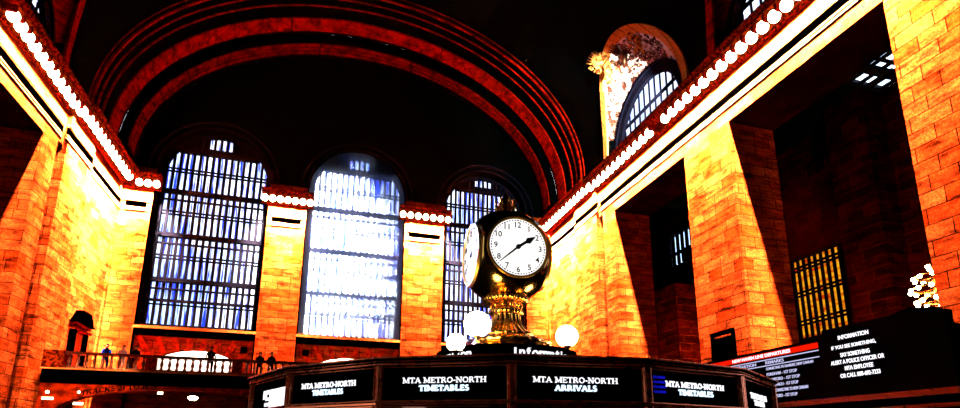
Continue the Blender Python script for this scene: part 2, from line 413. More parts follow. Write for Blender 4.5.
# end wall pilaster mouldings, cornice and bulbs
def end_run(b, x0, x1, prof):
    pr = [(D-p, z) for p, z in prof]
    b.loft([[(x0, y, z) for y, z in pr], [(x1, y, z) for y, z in pr]], True, True)
PIL = [(XL, WIN[0][0]), (WIN[0][1], WIN[1][0]), (WIN[1][1], WIN[2][0]), (WIN[2][1], XR)]
plab = ['corner beside the left window', 'pier between the left and middle windows', 'pier between the middle and right windows', 'corner beside the right window']
for i, (x0, x1) in enumerate(PIL):
    b = B()
    m0, m1 = (x0, x1) if 0 < i < 3 else ((x0, x1) )
    for pr in (ARCH, FIL1, FIL2): end_run(b, m0+0.1, m1-0.1, pr)
    nt_ += 1; struct(b.obj('trim_%d' % nt_, 'stone_plain'))
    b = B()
    for pr in SHADE_BAND: end_run(b, m0+0.35, m1-0.35, pr)
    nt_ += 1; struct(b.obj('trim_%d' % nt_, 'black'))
    b = B(); c0, c1 = x0-0.55, x1+0.55
    if i == 0: c0 = XL
    if i == 3: c1 = XR
    C2 = [(p*0.95, z) for p, z in CORN]
    end_run(b, c0, c1, C2)
    x = c0+0.1
    while x < c1-0.1:
        b.box(x, x+0.13, D-0.26, D-0.14, 20.06, 20.22); b.box(x, x+0.13, D-1.04, D-0.93, 21.04, 21.16); x += 0.26
    n = 7 if 0 < i < 3 else 3
    s0, s1 = (x0-0.28, x1+0.28) if 0 < i < 3 else ((XL+1.25, x1+0.28) if i == 0 else (x0-0.28, XR-1.25))
    for k in range(n):
        bxp = s0+(s1-s0)*k/(n-1)
        b.box(bxp+0.25, bxp+0.35, D-0.8, D-0.2, BZ+0.05, 20.82)
        b.lathe([(0.09, 0), (0.12, 0.16)], (bxp, D-0.5, BZ+0.2), 10)
        bulb(bxp, D-0.5, BZ-0.02, 'glowing round bulb under the cornice of the %s' % plab[i], 'cornice bulbs on the %s' % plab[i], 0.95)
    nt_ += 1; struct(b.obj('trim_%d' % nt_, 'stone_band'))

# ------------------------------------------------------------------ the three end windows
def end_window(idx, x0, x1, glass, sheet):
    y = D+0.95; c = (x0+x1)/2; r = (x1-x0)/2
    fr = B()
    margin = 0.42
    def topz(x, m=0.0): return SPR + math.sqrt(max(0, (r-m)**2-(x-c)**2)) if abs(x-c) < r-m else SPR
    # outer arch band + side bands
    fr.ring(Vector((c, y, SPR)), X3, Z3, Y3, r-0.34, r+0.05, 0.3, 40, 0, PI)
    for s in (-1, 1):
        fr.box(min(c+s*r, c+s*(r-0.06)), max(c+s*r, c+s*(r-0.06)), y-0.3, y+0.3, 8.9, SPR)
        e = c+s*(r-0.42); fr.box(e-0.04, e+0.04, y-0.1, y+0.3, 8.9, SPR)
    # lattice strip at each side
    z = 9.4
    while z < SPR-0.3:
        for s in (-1, 1):
            a, e = c+s*(r-0.08), c+s*(r-0.42)
            fr.tube([(a, y, z), (e, y, z+0.34)], 0.035, 4); fr.tube([(e, y, z), (a, y, z+0.34)], 0.035, 4)
            fr.tube([(a, y, z), (e, y, z)], 0.035, 4)
        z += 0.34
    n = 16; w = (2*r-0.84)/n
    for k in range(n+1):
        x = x0+0.42+w*k
        fr.box(x-0.10, x+0.10, y-0.02, y+0.16, 8.9, topz(x, 0.3))
    FZ = [9.15, 13.0, 16.85, 20.7, 24.5]
    for i, z in enumerate(FZ):
        hw = r-0.3 if z < SPR else math.sqrt(max(0.1, (r-0.3)**2-(z-SPR)**2))
        fr.box(c-hw, c+hw, y-0.10, y+0.3, z-(0.24 if i else 0.3), z+0.12)
        if i and i < 4:
            fr.box(c-hw, c+hw, y-0.05, y+0.15, z-0.88, z-0.74)
        if i < 4:
            zm = z+1.75
            for dz in (0, 0.28):
                hm = r-0.3 if zm < SPR else math.sqrt((r-0.3)**2-(zm+dz-SPR)**2)
                fr.box(c-hm, c+hm, y-0.03, y+0.15, zm+dz-0.055, zm+dz+0.06)
    # ornamental lower rail
    for dz in (1.15, 1.55): fr.box(c-r+0.3, c+r-0.3, y-0.03, y+0.15, 9.2+dz+0.5, 9.2+dz+0.60)
    # dark tympanum panel above the top floor, with a small lit group of panes at its crown
    root = fr.obj('window_%d' % idx, 'iron_b'); struct(root)
    ty = B()
    nn = 24
    z0 = 24.5; hw = math.sqrt((r-0.3)**2-(z0-SPR)**2)
    for k in range(nn):
        a, d = c-hw+2*hw*k/nn, c-hw+2*hw*(k+1)/nn
        if abs((a+d)/2-c) < 1.0: 
            zt0 = 25.0
            ty.box(a, d, y+0.2, y+0.3, z0, zt0)
        else:
            ty.hexa([(a, y+0.2, z0), (d, y+0.2, z0), (a, y+0.3, z0), (d, y+0.3, z0), (a, y+0.2, topz(a, .3)), (d, y+0.2, topz(d, .3)), (a, y+0.3, topz(a, .3)), (d, y+0.3, topz(d, .3))])
    put(ty.obj('window_tympanum', 'iron'), root)
    def arch_sheet(yy, name, m, mg=0.3):
        g = B(); rr = r-mg; pts = [(c-rr, yy, 9.0), (c+rr, yy, 9.0)] + [(c+rr*cos(PI*k/32), yy, SPR+rr*sin(PI*k/32)) for k in range(33)]
        v = [g.bm.verts.new(p) for p in pts]; g.bm.faces.new(v)
        return put(g.obj(name, m), root)
    arch_sheet(y+0.2, 'window_glass', glass)
    if sheet: arch_sheet(D+0.06, 'window_inner_glass', sheet, 0.12)
    sb = B()
    for s in (-1, 1):
        xx = sorted((c+s*(r-0.42), c+s*r)); sb.box(xx[0], xx[1], y+0.02, y+0.1, 8.9, SPR+0.3)
    put(sb.obj('side_panel', 'iron'), root)
    return
    # second row of framing at the outer skin
    of = B(); yo = y+1.2
    for k in range(0, n+1, 2):
        x = x0+0.42+w*k; of.box(x-0.05, x+0.05, yo, yo+0.1, 8.9, topz(x, 0.3))
    for i, z in enumerate(FZ[:4]):
        for dz in (0.9, 2.5): 
            zz = z+dz; hm = r-0.3 if zz < SPR else math.sqrt((r-0.3)**2-(zz-SPR)**2)
            of.box(c-hm, c+hm, yo, yo+0.1, zz-0.05, zz+0.05)
    put(of.obj('outer_frame', 'iron_b'), root)
end_window(1, *WIN[0], 'glass_side', None)
end_window(2, *WIN[1], 'glass_side', 'glass_mid')
end_window(3, *WIN[2], 'glass_side', None)

# ------------------------------------------------------------------ vaulted ceiling
def in_lun(y, z):
    for yc in LUN:
        if abs(y-yc) < 4.8 and (abs(y-yc)/4.8)**2+((max(z, 22.0)-22.0)/6.3)**2 < 1: return True
    return False
def vault():
    b = B(); bm = b.bm
    ys = [-12, 0, 8, 12.5]; y = 12.7
    while y < 35.3: ys.append(y); y += 0.2
    ys += [36, 40, 44.4]
    th = []
    k = 0
    while k <= 90:
        th.append(k); k += (1.0 if k < 40 else 5)
    th = th + [180-t for t in th[::-1][1:]]
    G = [[(XC+VRX*cos(rad(t)), y, VZ+VRZ*sin(rad(t))) for y in ys] for t in th]
    V = {}
    def v(i, j):
        if (i, j) not in V: V[(i, j)] = bm.verts.new(G[i][j])
        return V[(i, j)]
    for i in range(len(th)-1):
        for j in range(len(ys)-1):
            ym = (ys[j]+ys[j+1])/2; zm = (G[i][0][2]+G[i+1][0][2])/2
            if in_lun(ym, zm): continue
            bm.faces.new((v(i, j), v(i+1, j), v(i+1, j+1), v(i, j+1)))
    # stepped end: riser and smaller arch up to the end wall
    def arc(y, s): return [(XC+(VRX-s)*cos(PI*k/48), y, VZ-0.6*0+(VRZ-s)*sin(PI*k/48)) for k in range(49)]
    b.loft([arc(44.4, 0), arc(44.4, 0.55), arc(D, 0.55)])
    return b.obj('ceiling', 'ceiling')
struct(vault())
def rib(y0, y1, s0, th_, m='rib'):
    b = B()
    def arc(y, s): return [(XC+(VRX-s)*cos(PI*k/64), y, VZ+(VRZ-s)*sin(PI*k/64)) for k in range(65)]
    b.loft([arc(y0, s0), arc(y0, s0+th_), arc(y1, s0+th_), arc(y1, s0)])
    return b.obj('x', m)
for (y0, y1, s0, th_) in ((42.35, 43.1, 0, .12), (43.12, 43.95, 0, .10), (40.9, 41.0, 0, .12), (40.0, 40.1, 0, .10), (39.1, 39.28, 0, .14), (38.65, 38.72, 0, .08), (44.9, 45.3, 0.55, .10), (45.45, 45.8, 0.55, .08), (45.95, 46.3, 0.55, .08)):
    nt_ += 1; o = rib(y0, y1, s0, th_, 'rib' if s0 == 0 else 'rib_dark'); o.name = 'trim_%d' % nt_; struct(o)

# ------------------------------------------------------------------ lunettes (side clerestory windows)
def lunette(side, yc, idx, shown_lit):
    XW = (XR+0.75) if side > 0 else (XL-0.75)
    z0 = 22.0; r = 4.35
    n = 48
    def curve(a, dr=0.0):
        y = yc+(4.8+dr)*cos(a); z = 22.0+(6.3+dr)*sin(a)
        return Vector((vault_x(z, side), y, z))
    inner = [Vector((XW, yc+r*cos(PI*k/n), z0+r*sin(PI*k/n))) for k in range(n+1)]
    outer = [curve(PI*k/n) for k in range(n+1)]
    mid = [(a*0.45+b_*0.55) + Vector((side*0.12, 0, 0)) for a, b_ in zip(inner, outer)]
    global nt_
    b = B(); b.loft([outer, mid, inner])
    # give it thickness outwards
    nt_ += 1; o = b.obj('trim_%d' % nt_, 'painted' if shown_lit else 'rib_dark'); struct(o)  # unlit lunettes get a darker material in place of shade
    # rim
    b = B(); P = []
    for k in range(n+1):
        a = PI*k/n; p0 = curve(a, -0.12); p1 = curve(a, 0.42)
        nn = Vector((-side, 0, -0.35)).normalized()*0.16
        P.append([p0, p1, p1+nn, p0+nn])
    b.loft(P, True, True); nt_ += 1; struct(b.obj('trim_%d' % nt_, 'rim' if shown_lit else 'rib'))
    # window
    f = B(); o_ = Vector((XW, yc, z0))
    f.ring(o_, Y3, Z3, X3*(-side), r-0.75, r+0.02, 0.3, 48, 0, PI)
    f.ring(o_, Y3, Z3, X3*(-side), r-0.2, r+0.05, 0.45, 48, 0, PI)
    for k in range(-5, 6):
        y = k*0.66; h = math.sqrt(max(0, (r-0.7)**2-y*y))
        f.box(XW-0.05, XW+0.05, yc+y-0.05, yc+y+0.05, z0-0.9, z0+h)
    f.box(XW-0.06, XW+0.06, yc-r+0.4, yc+r-0.4, z0+1.75, z0+1.98)
    f.box(XW-0.06, XW+0.06, yc-r+0.4, yc+r-0.4, z0-0.9, z0-0.7)
    for s in (-1, 1): f.box(XW-0.1, XW+0.1, yc+s*(r-0.35)-0.35, yc+s*(r-0.35)+0.35, z0-0.9, z0)
    for k in range(34):   # beading on the arch frame
        a = PI*(k+0.5)/34; f.ball((XW-side*0.32, yc+(r-0.48)*cos(a), z0+(r-0.48)*sin(a)), 0.07, 6, 4)
    w = f.obj('window_%d' % idx, 'iron_b'); struct(w)
    g = B(); rr = r-0.4; v = [g.bm.verts.new(p) for p in [(XW+side*0.1, yc-rr, z0-0.9), (XW+side*0.1, yc+rr, z0-0.9)]+[(XW+side*0.1, yc+rr*cos(PI*k/32), z0+rr*sin(PI*k/32)) for k in range(33)]]
    g.bm.faces.new(v); put(g.obj('window_glass', 'glass_mid'), w)
    return curve, inner, outer, mid
L1 = lunette(1, 30.0, 4, True); lunette(1, 17.7, 5, False); lunette(-1, 30.0, 6, False); lunette(-1, 17.7, 7, False)

# carved figures and foliage in the far half of the first right lunette
def swirl(b, p, ax, ay, size, r, turns=1.3, flip=1):
    pts = []
    for k in range(14):
        t = k/13; a = flip*2*PI*turns*t; q = size*(1-t*0.85)
        pts.append(p + ax*q*cos(a) + ay*q*sin(a))
    b.tube(pts, [r*(1-0.5*k/13) for k in range(14)], 5)
cv, inn, out, mid_ = L1
def surf(u, v):   # u along the arch 0..1 (far to near), v from the rim 0 to the window 1
    k = u*48; i = min(47, int(k)); f = k-i
    def lp(A): return A[i].lerp(A[i+1], f)
    return lp(out).lerp(lp(mid_), v*2) if v < 0.5 else lp(mid_).lerp(lp(inn), v*2-1)
b = B(); rnd = random.Random(3)
for k in range(150):
    u = rnd.uniform(0.04, 0.72); v = rnd.uniform(0.12, 0.9)
    p = surf(u, v); t = (surf(min(1, u+.02), v)-surf(max(0, u-.02), v)).normalized(); w = (surf(u, min(1, v+.05))-surf(u, max(0, v-.05))).normalized()
    nrm = t.cross(w); nrm = nrm if nrm.x < 0 else -nrm
    swirl(b, p+nrm*0.05, t, w, rnd.uniform(0.14, 0.34), 0.045, 1.2, rnd.choice((-1, 1)))
nt_ += 1; struct(b.obj('trim_%d' % nt_, 'bronze_dark'))
def figure_relief(u, v, s, name, label, m):
    b = B(); p = surf(u, v); rnd = random.Random(int(u*100))
    cam = -p.normalized(); side_ = cam.cross(Z3).normalized(); up = side_.cross(cam)
    o = p + cam*0.35
    def P(a, c, d=0): return o + side_*(-a)*s + up*c*s + cam*d
    b.tube([P(0, -0.9), P(0.05, -0.3), P(0, 0.25), P(0, 0.55)], [0.12*s, 0.26*s, 0.30*s, 0.12*s], 8)          # robe and torso
    b.ball(P(0, 0.78), 0.17*s, 10, 7)                                                                      # head
    b.tube([P(0.22, 0.4), P(0.55, 0.6), P(0.8, 0.95)], [0.10*s, 0.08*s, 0.05*s], 6)                     # raised arm
    b.tube([P(-0.22, 0.4), P(-0.6, 0.2), P(-0.9, 0.45)], [0.10*s, 0.08*s, 0.05*s], 6)
    b.tube([P(0, -0.3), P(-0.35, -0.8), P(-0.3, -1.3)], [0.18*s, 0.14*s, 0.07*s], 6)
    b.tube([P(0, -0.3), P(0.3, -0.8), P(0.55, -1.2)], [0.18*s, 0.14*s, 0.07*s], 6)
    for q in range(7):                                                                                    # wing / drapery feathers
        a = 0.3+q*0.22; b.tube([P(-0.2, 0.3), P(-0.5-0.25*cos(a), 0.3+0.5*sin(a)), P(-0.7-0.6*cos(a), 0.3+0.95*sin(a))], [0.08*s, 0.09*s, 0.03*s], 5)
    for q in range(16):
        swirl(b, P(rnd.uniform(-1, 1), rnd.uniform(-0.9, 0.9)), side_, up, rnd.uniform(0.12, 0.25)*s, 0.04*s)
    return tag(b.obj(name, m, smooth=True), label, 'sculpture')
figure_relief(0.36, 0.04, 1.15, 'winged_figure', 'gilded winged figure projecting past the upper left edge of the right lunette arch', 'relief')
figure_relief(0.47, 0.35, 0.85, 'seated_figure', 'dark seated figure carved inside the lunette arch, right of the gilded one', 'bronze_dark')
figure_relief(0.60, 0.3, 0.75, 'cherub_figure', 'reddish carved figure under the crown of the right lunette arch', 'relief')

# ------------------------------------------------------------------ passages behind the tall openings
def passages():
    b = B()
    b.box(30, 30.6, 8, 24.5, FL, 20.2); b.box(30, 30.6, 24.5, 28, FL, 6.9); b.box(30, 30.6, 24.5, 28, 12.3, 20.2); b.box(30, 30.6, 28, 37.9, FL, 20.2)
    b.box(30, 30.6, 37.9, 41.1, FL, 16.0); b.box(30, 30.6, 37.9, 41.1, 19.0, 20.2); b.box(30, 30.6, 41.1, D+1.5, FL, 20.2)
    b.box(XR+WT, 30, D, D+1.5, FL, 20.2)
    b.box(XR+WT, 30, 7, 8, FL, 20.2)
    # interior pier in the far passage, and the wall return beside the chandelier
    b.box(26, 30, 35.2, 38.4, FL, 12.5)
    b.box(27.0, 30, 8, 19.4, FL, 20.2) if False else b.box(28.5, 30, 20.6, 23.0, FL, 20.2)
    return b.obj('wall_passage_right', 'shaded_stone')
struct(passages())
b = B()
sk = (27.0, 30.3, 17.6, 20.4)
b.box(XR+WT, 31, 7, 17.3, 20.2, 20.5); b.box(XR+WT, 31, 20.4, D, 20.2, 20.5); b.box(XR+WT, 27.0, 17.3, 20.4, 20.2, 20.5)
struct(b.obj('ceiling_passage', 'ceiling'))
b = B(); b.box(-26, -25.4, 8, D+1.5, FL, 24); b.box(-26, XL-WT, D, D+1.5, FL, 24); b.box(-26, XL-WT, 7, 8, FL, 24)
struct(b.obj('wall_passage_left', 'shaded_stone'))
struct(B().box(-26, XL-WT, 7, D, 20.2, 20.5).obj('ceiling_passage_left', 'ceiling'))
# outer shell so that no sky leaks in: flat roof slabs and the wall behind the camera
b = B(); b.box(XL-WT-0.01, XL-WT+0.2, 7, D, 20, 22.1); b.box(XR+WT-0.2, XR+WT, 7, D, 20, 22.1)
struct(b.obj('wall_passage_upper', 'shaded_stone'))
b = B(); b.box(XL-2, XR+2, -12.4, -12, FL, 37.5)
struct(b.obj('wall_front', 'shaded_stone'))
b = B(); b.box(30.0, 31, 7, 47, 20.2, 20.6)
# skylight: grid of panes in the passage ceiling
f = B(); x = 27.0
xs_ = [27.0, 27.42, 28.2, 29.0, 29.8, 30.6]
ys_ = [15.6, 16.5, 17.35, 17.95, 18.48, 18.98, 19.5, 20.1]
for q in xs_: f.box(q-0.05, q+0.05, 17.3, 20.4, 20.1, 20.3)
for q in (17.3, 17.85, 18.47, 20.4): f.box(27, 31, q-0.05, q+0.05, 20.1, 20.3)
f.box(27, 31, 18.97, 19.5, 20.1, 20.3); f.box(27, 27.5, 19.4, 20.4, 20.1, 20.3); f.box(28.75, 29.1, 18.9, 20.4, 20.1, 20.3)
w = f.obj('window_8', 'iron'); struct(w)
g = B(); g.box(27, 31, 17.3, 20.4, 20.25, 20.27); put(g.obj('window_glass', 'glass_outer'), w)

# amber lit grille window in the passage wall
f = B(); y0, y1, z0, z1 = 24.5, 28.0, 6.9, 12.3
nn = 8
for k in range(nn+1):
    y = y0+(y1-y0)*k/nn; f.box(29.9, 30.1, y-0.055, y+0.055, z0, z1)
for z in (8.0, 9.9, 11.6):
    for dz in (-0.12, 0.12): f.box(29.88, 30.08, y0, y1, z+dz-0.05, z+dz+0.05)
f.box(29.88, 30.1, y0, y1, z1-0.1, z1+0.1); f.box(29.88, 30.1, y0, y1, z0-0.1, z0+0.1)
w = f.obj('window_9', 'iron'); struct(w)
put(B().box(30.12, 30.2, y0, y1, z0, z1).obj('window_glass', 'amber'), w)
# small high daylight window seen through the far opening
f = B(); y0, y1, z0, z1 = 37.9, 41.1, 16.0, 19.0
for k in range(6):
    y = y0+(y1-y0)*k/5; f.box(29.9, 30.1, y-0.14, y+0.14, z0, z1)
f.box(29.9, 30.1, y0, y1, 16.9, 17.15); f.box(29.9, 30.1, y0, 38.9, 15.9, 17.0)
w = f.obj('window_10', 'iron'); struct(w)
put(B().box(30.12, 30.16, y0, y1, z0, z1).obj('window_glass', 'glass_outer'), w)

# chandelier beyond the nearest opening
def chandelier(c):
    t = thing('chandelier', 'round brass chandelier of glowing bulbs hanging beyond the nearest tall opening on the right', 'chandelier', c)
    def P(o): o.parent = t; return o
    b = B(); b.lathe([(0.05, 1.0), (0.2, 0.9), (0.35, 0.5), (0.4, 0), (0.3, -0.5), (0.1, -0.95), (0.02, -1.1)], n=20); P(b.obj('chandelier_body', 'brass', smooth=True))
    b = B(); b.tube([(0, 0, 1.0), (0, 0, 20.2-c[2])], 0.03, 6); P(b.obj('chain', 'iron'))
    ringm = B()
    for (z, r, n) in ((0.95, 0.45, 6), (0.5, 0.95, 12), (0.0, 1.12, 14), (-0.5, 0.98, 12), (-0.9, 0.6, 8)):
        ringm.tube([(r*0.93*cos(2*PI*k/32), r*0.93*sin(2*PI*k/32), z) for k in range(32)], 0.045, 6, True)
        for k in range(n):
            a = 2*PI*(k+0.5)/n; q = B(); q.ball((r*cos(a), r*sin(a), z-0.08), 0.085, 10, 7); P(q.obj('bulb', 'globe', smooth=True))
        for k in range(4):
            a = PI*k/2; ringm.tube([(0.25*cos(a), 0.25*sin(a), z), (r*0.93*cos(a), r*0.93*sin(a), z)], 0.03, 5)
    P(ringm.obj('bulb_ring', 'brass'))
chandelier((24.0, 15.3, 6.45))

# ------------------------------------------------------------------ balcony under the end windows
BY = 38.6
b = B(); b.box(XL+0.26, XR-0.26, BY, D+0.3, 3.7, 4.35)
struct(b.obj('floor_balcony', 'balcony_stone'))
b = B(); b.box(XL+0.26, XR-0.26, BY-0.03, BY, 3.69, 4.35); nt_ += 1; struct(b.obj('trim_%d' % nt_, 'black'))
b = B(); b.box(XL+0.26, XR-0.26, BY-0.3, BY+0.1, 4.35, 4.42); nt_ += 1; struct(b.obj('trim_%d' % nt_, 'stone_plain'))
# arcade wall below
b = B(); ya, yb = BY+0.1, BY+0.9
ARC = [(-15.2, -1.2), (0.4, 14.0)]
b.box(XL+0.26, ARC[0][0], ya, yb, FL, 3.7); b.box(ARC[0][1], ARC[1][0], ya, yb, FL, 3.7); b.box(ARC[1][1], XR-0.26, ya, yb, FL, 3.7)
for (x0, x1) in ARC:
    n = 30; c = (x0+x1)/2; hw = (x1-x0)/2; ze, zt = 1.7, 3.35
    for k in range(n):
        a, d = x0+(x1-x0)*k/n, x0+(x1-x0)*(k+1)/n
        fz = lambda x: ze+(zt-ze)*math.sqrt(max(0, 1-((x-c)/hw)**2))
        b.hexa([(a, ya, fz(a)), (d, ya, fz(d)), (a, yb, fz(a)), (d, yb, fz(d)), (a, ya, 3.7), (d, ya, 3.7), (a, yb, 3.7), (d, yb, 3.7)])
struct(b.obj('wall_arcade', 'balcony_stone'))
b = B(); b.box(XL+0.26, XR-0.26, BY+0.02, BY+0.12, 3.55, 4.08)
nt_ += 1; struct(b.obj('trim_%d' % nt_, 'black'))

bal = thing('balustrade', 'dark stone balustrade running across the balcony below the end windows', 'balustrade', (XC, BY, 4.42))
rail = B(); rail.box(XL+0.3-XC, XR-0.3-XC, -0.2, 0.2, 0.86, 1.02); rail.box(XL+0.3-XC, XR-0.3-XC, -0.16, 0.16, 0, 0.12)
o = rail.obj('handrail', 'bronze_dark'); o.parent = bal
x = XL+1.6; k = 0; proto = None
while x < XR-0.5:
    if k % 11 == 10:
        p = B(); p.box(x-0.28-XC, x+0.28-XC, -0.19, 0.19, 0.1, 0.9); o = p.obj('pedestal', 'stone_band'); o.parent = bal; x += 0.58
    else:
        if proto is None:
            p = B(); p.lathe([(0.10, 0.12), (0.10, 0.2), (0.05, 0.26), (0.115, 0.45), (0.06, 0.68), (0.05, 0.76), (0.10, 0.8), (0.10, 0.86)], n=8)
            proto = p.obj('baluster', 'bronze_dark', smooth=True); o = proto
        else:
            o = proto.copy(); C.objects.link(o)
        o.parent = bal; o.location = (x-XC, 0, 0); x += 0.44
    k += 1
p = B(); p.box(XL+0.3-XC, XL+1.4-XC, -0.3, 0.3, 0.0, 1.05); o = p.obj('end_pedestal', 'stone_band'); o.parent = bal

# bright vaulted niche behind each low arch: lit white walls
for i, (x0, x1) in enumerate(WIN):
    b = B(); c = (x0+x1)/2+0.1
    b.box(c-3.3, c+3.3, D+2.2, D+2.3, 4.35, 8.2); b.box(c-3.4, c+3.4, D+1.2, D+2.3, 8.2, 8.3); b.box(c-3.4, c-3.3, D+1.2, D+2.3, 4.35, 8.2); b.box(c+3.3, c+3.4, D+1.2, D+2.3, 4.35, 8.2)
    struct(b.obj('wall_niche_%d' % (i+1), 'white_wall'))

# pedimented doorway on the left wall
def aedicule():
    t = thing('pedimented_doorway', 'dark pedimented stone door surround on the left wall above the balcony', 'doorway', (XL, 43.2, 4.35))
    x = 0
    def P(o): o.parent = t; return o
    b = B(); b.box(0, 0.10, -0.75, 0.75, 0, 3.0); P(b.obj('door_panel', 'stone_plain'))
    b = B()
    for s in (-1, 1): b.box(0, 0.32, s*1.0-0.18, s*1.0+0.18, 0, 3.1)
    P(b.obj('door_jamb', 'black'))
    b = B(); b.box(0, 0.45, -1.35, 1.35, 3.1, 3.25); b.box(0, 0.38, -1.25, 1.25, 3.4, 3.6); P(b.obj('entablature', 'stone_band'))
    b = B(); b.loft([[(0, -1.45, 3.6), (0, 1.45, 3.6), (0, 0.7, 4.5), (0, -0.7, 4.5)], [(0.5, -1.45, 3.6), (0.5, 1.45, 3.6), (0.5, 0.7, 4.5), (0.5, -0.7, 4.5)]], True, True)
    b.box(0, 0.55, -1.5, 1.5, 3.61, 3.7); P(b.obj('pediment', 'black'))
aedicule()

# small square opening in the pier beside the departures board
b = B(); b.ring(Vector((XR-0.01, 24.0, 5.2)), Y3, Z3, -X3, 0.95, 1.3, 0.06, 4, PI/4, PI/4+2*PI); b.box(XR-0.04, XR+0.05, 23.1, 24.95, 3.6, 5.75)
tag(b.obj('service_hatch', 'black'), 'square black hatch at the foot of the stone pier left of the departures board', 'hatch')

# small lamps on the arcade wall
def sconce(x, z, label, w=0.12, m='globe'):
    t = thing('wall_lamp', label, 'wall lamp', (x, BY+0.1, z))
    b = B(); b.ball((0, -0.22, 0), w, 10, 7); o = b.obj('lamp_globe', m, smooth=True); o.parent = t
    b = B(); b.box(-0.05, 0.05, -0.14, 0.0, -w-0.05, -w+0.05); o = b.obj('bracket', 'bronze_dark'); o.parent = t
M['globe_dim'] = emis('small_lamp_glow', (1, 0.75, 0.45), 8)
sconce(-15.35, 2.98, 'small round wall lamp on the arcade left of the track sign, upper of two lights', 0.10, 'globe_dim')
sconce(-12.1, 2.60+0.12, 'small round wall lamp just above the first word of the track sign', 0.10, 'globe_dim') if False else None

# ------------------------------------------------------------------ lettering
def text_mesh(s, name, m, o, r, u, width=None, height=None, depth=0.006, bold=0.0, parent=None, n=None):
    cu = bpy.data.curves.new(name, 'FONT'); cu.body = s; cu.align_x = 'CENTER'; cu.align_y = 'CENTER'; cu.offset = bold; cu.extrude = 0.01
    tmp = bpy.data.objects.new('tmp', cu); C.objects.link(tmp)
    bpy.context.view_layer.update()
    me = bpy.data.meshes.new_from_object(tmp); bpy.data.objects.remove(tmp)
    xs = [v.co.x for v in me.vertices]; ys = [v.co.y for v in me.vertices]
    w = max(xs)-min(xs); h = max(ys)-min(ys); cx = (max(xs)+min(xs))/2; cy = (max(ys)+min(ys))/2
    sx = (width/w) if width else height/h; sy = (height/h) if height else sx
    n = n or r.cross(u)
    for v in me.vertices:
        x, y, z = (v.co.x-cx)*sx, (v.co.y-cy)*sy, v.co.z/0.01*depth
        v.co = o + r*x + u*y + n*(z+depth)
    me.materials.clear(); me.materials.append(M[m])
    ob = bpy.data.objects.new(name, me); C.objects.link(ob)
    if parent: ob.parent = parent
    return ob

# serif stroke alphabet (unit height, widths per glyph); T = thick, t = thin
T, t_ = 0.17, 0.08
def serif(x, y, w=0.34): return ('s', x-w/2, y, x+w/2, y, 0.075)
G = {
 'M': (1.15, [('s', .18, 0, .18, 1, t_), ('s', .18, 1, .58, .1, T), ('s', .58, .1, .97, 1, t_), ('s', .97, 0, .97, 1, T), serif(.18, .04), serif(.97, .04), serif(.14, .97), serif(1.0, .97)]),
 'T': (0.86, [('s', .43, 0, .43, 1, T), ('s', .05, .95, .81, .95, .10), ('s', .06, .95, .06, .75, .06), ('s', .80, .95, .80, .75, .06), serif(.43, .04)]),
 'A': (0.96, [('s', .12, 0, .46, 1, t_), ('s', .46, 1, .82, 0, T), ('s', .25, .34, .70, .34, .07), serif(.12, .04), serif(.83, .04)]),
 'E': (0.80, [('s', .2, 0, .2, 1, T), ('s', .1, .96, .70, .96, .08), ('s', .1, .04, .73, .04, .08), ('s', .2, .52, .56, .52, .07), ('s', .70, .96, .70, .78, .06), ('s', .74, .04, .74, .24, .06), ('s', .56, .62, .56, .42, .06)]),
 'R': (0.92, [('s', .2, 0, .2, 1, T), ('a', .42, .74, .22, .22, -90, 90, .12), ('s', .1, .96, .45, .96, .07), ('s', .2, .50, .45, .50, .07), ('s', .45, .5, .82, .02, T), serif(.2, .04)]),
 'O': (1.0, [('a', .5, .5, .38, .46, 0, 360, .13)]),
 'N': (1.0, [('s', .17, 0, .17, 1, t_), ('s', .17, 1, .82, 0, T), ('s', .82, 0, .82, 1, t_), serif(.17, .04), serif(.1, .97, .26), serif(.82, .97)]),
 'H': (1.0, [('s', .2, 0, .2, 1, T), ('s', .8, 0, .8, 1, T), ('s', .2, .5, .8, .5, .07), serif(.2, .04), serif(.8, .04), serif(.2, .96), serif(.8, .96)]),
 'I': (0.44, [('s', .22, 0, .22, 1, T), serif(.22, .04), serif(.22, .96)]),
 'B': (0.86, [('s', .2, 0, .2, 1, T), ('a', .44, .75, .20, .21, -90, 90, .12), ('a', .46, .27, .24, .23, -90, 90, .13), ('s', .1, .96, .45, .96, .07), ('s', .2, .52, .45, .52, .07), ('s', .1, .04, .46, .04, .07)]),
 'L': (0.78, [('s', .2, 0, .2, 1, T), ('s', .1, .04, .70, .04, .08), ('s', .71, .04, .71, .26, .06), serif(.2, .96)]),
 'S': (0.70, [('a', .35, .74, .21, .22, 30, 270, .11), ('a', .35, .27, .23, .23, -150, 90, .12)]),
 'V': (0.94, [('s', .12, 1, .47, 0, T), ('s', .47, 0, .82, 1, t_), serif(.12, .96), serif(.83, .96)]),
 'C': (0.90, [('a', .5, .5, .38, .46, 45, 315, .13), ('s', .78, .96, .78, .74, .06)]),
 'K': (0.96, [('s', .2, 0, .2, 1, T), ('s', .25, .42, .74, .97, t_), ('s', .38, .56, .82, .03, T), serif(.2, .04), serif(.2, .96), serif(.82, .04)]),
 '1': (0.50, [('s', .27, 0, .27, 1, T), ('s', .1, .8, .27, .98, .07), serif(.27, .04)]),
 '2': (0.70, [('a', .34, .72, .24, .24, -20, 170, .11), ('s', .56, .62, .10, .06, .10), ('s', .08, .05, .62, .05, .11)]),
 'P': (0.84, [('s', .2, 0, .2, 1, T), ('a', .42, .72, .22, .24, -90, 90, .12), ('s', .1, .96, .45, .96, .07), ('s', .2, .48, .45, .48, .07), serif(.2, .04)]),
 '-': (0.46, [('s', .06, .4, .40, .4, .12)]),
 ' ': (0.42, []),
}
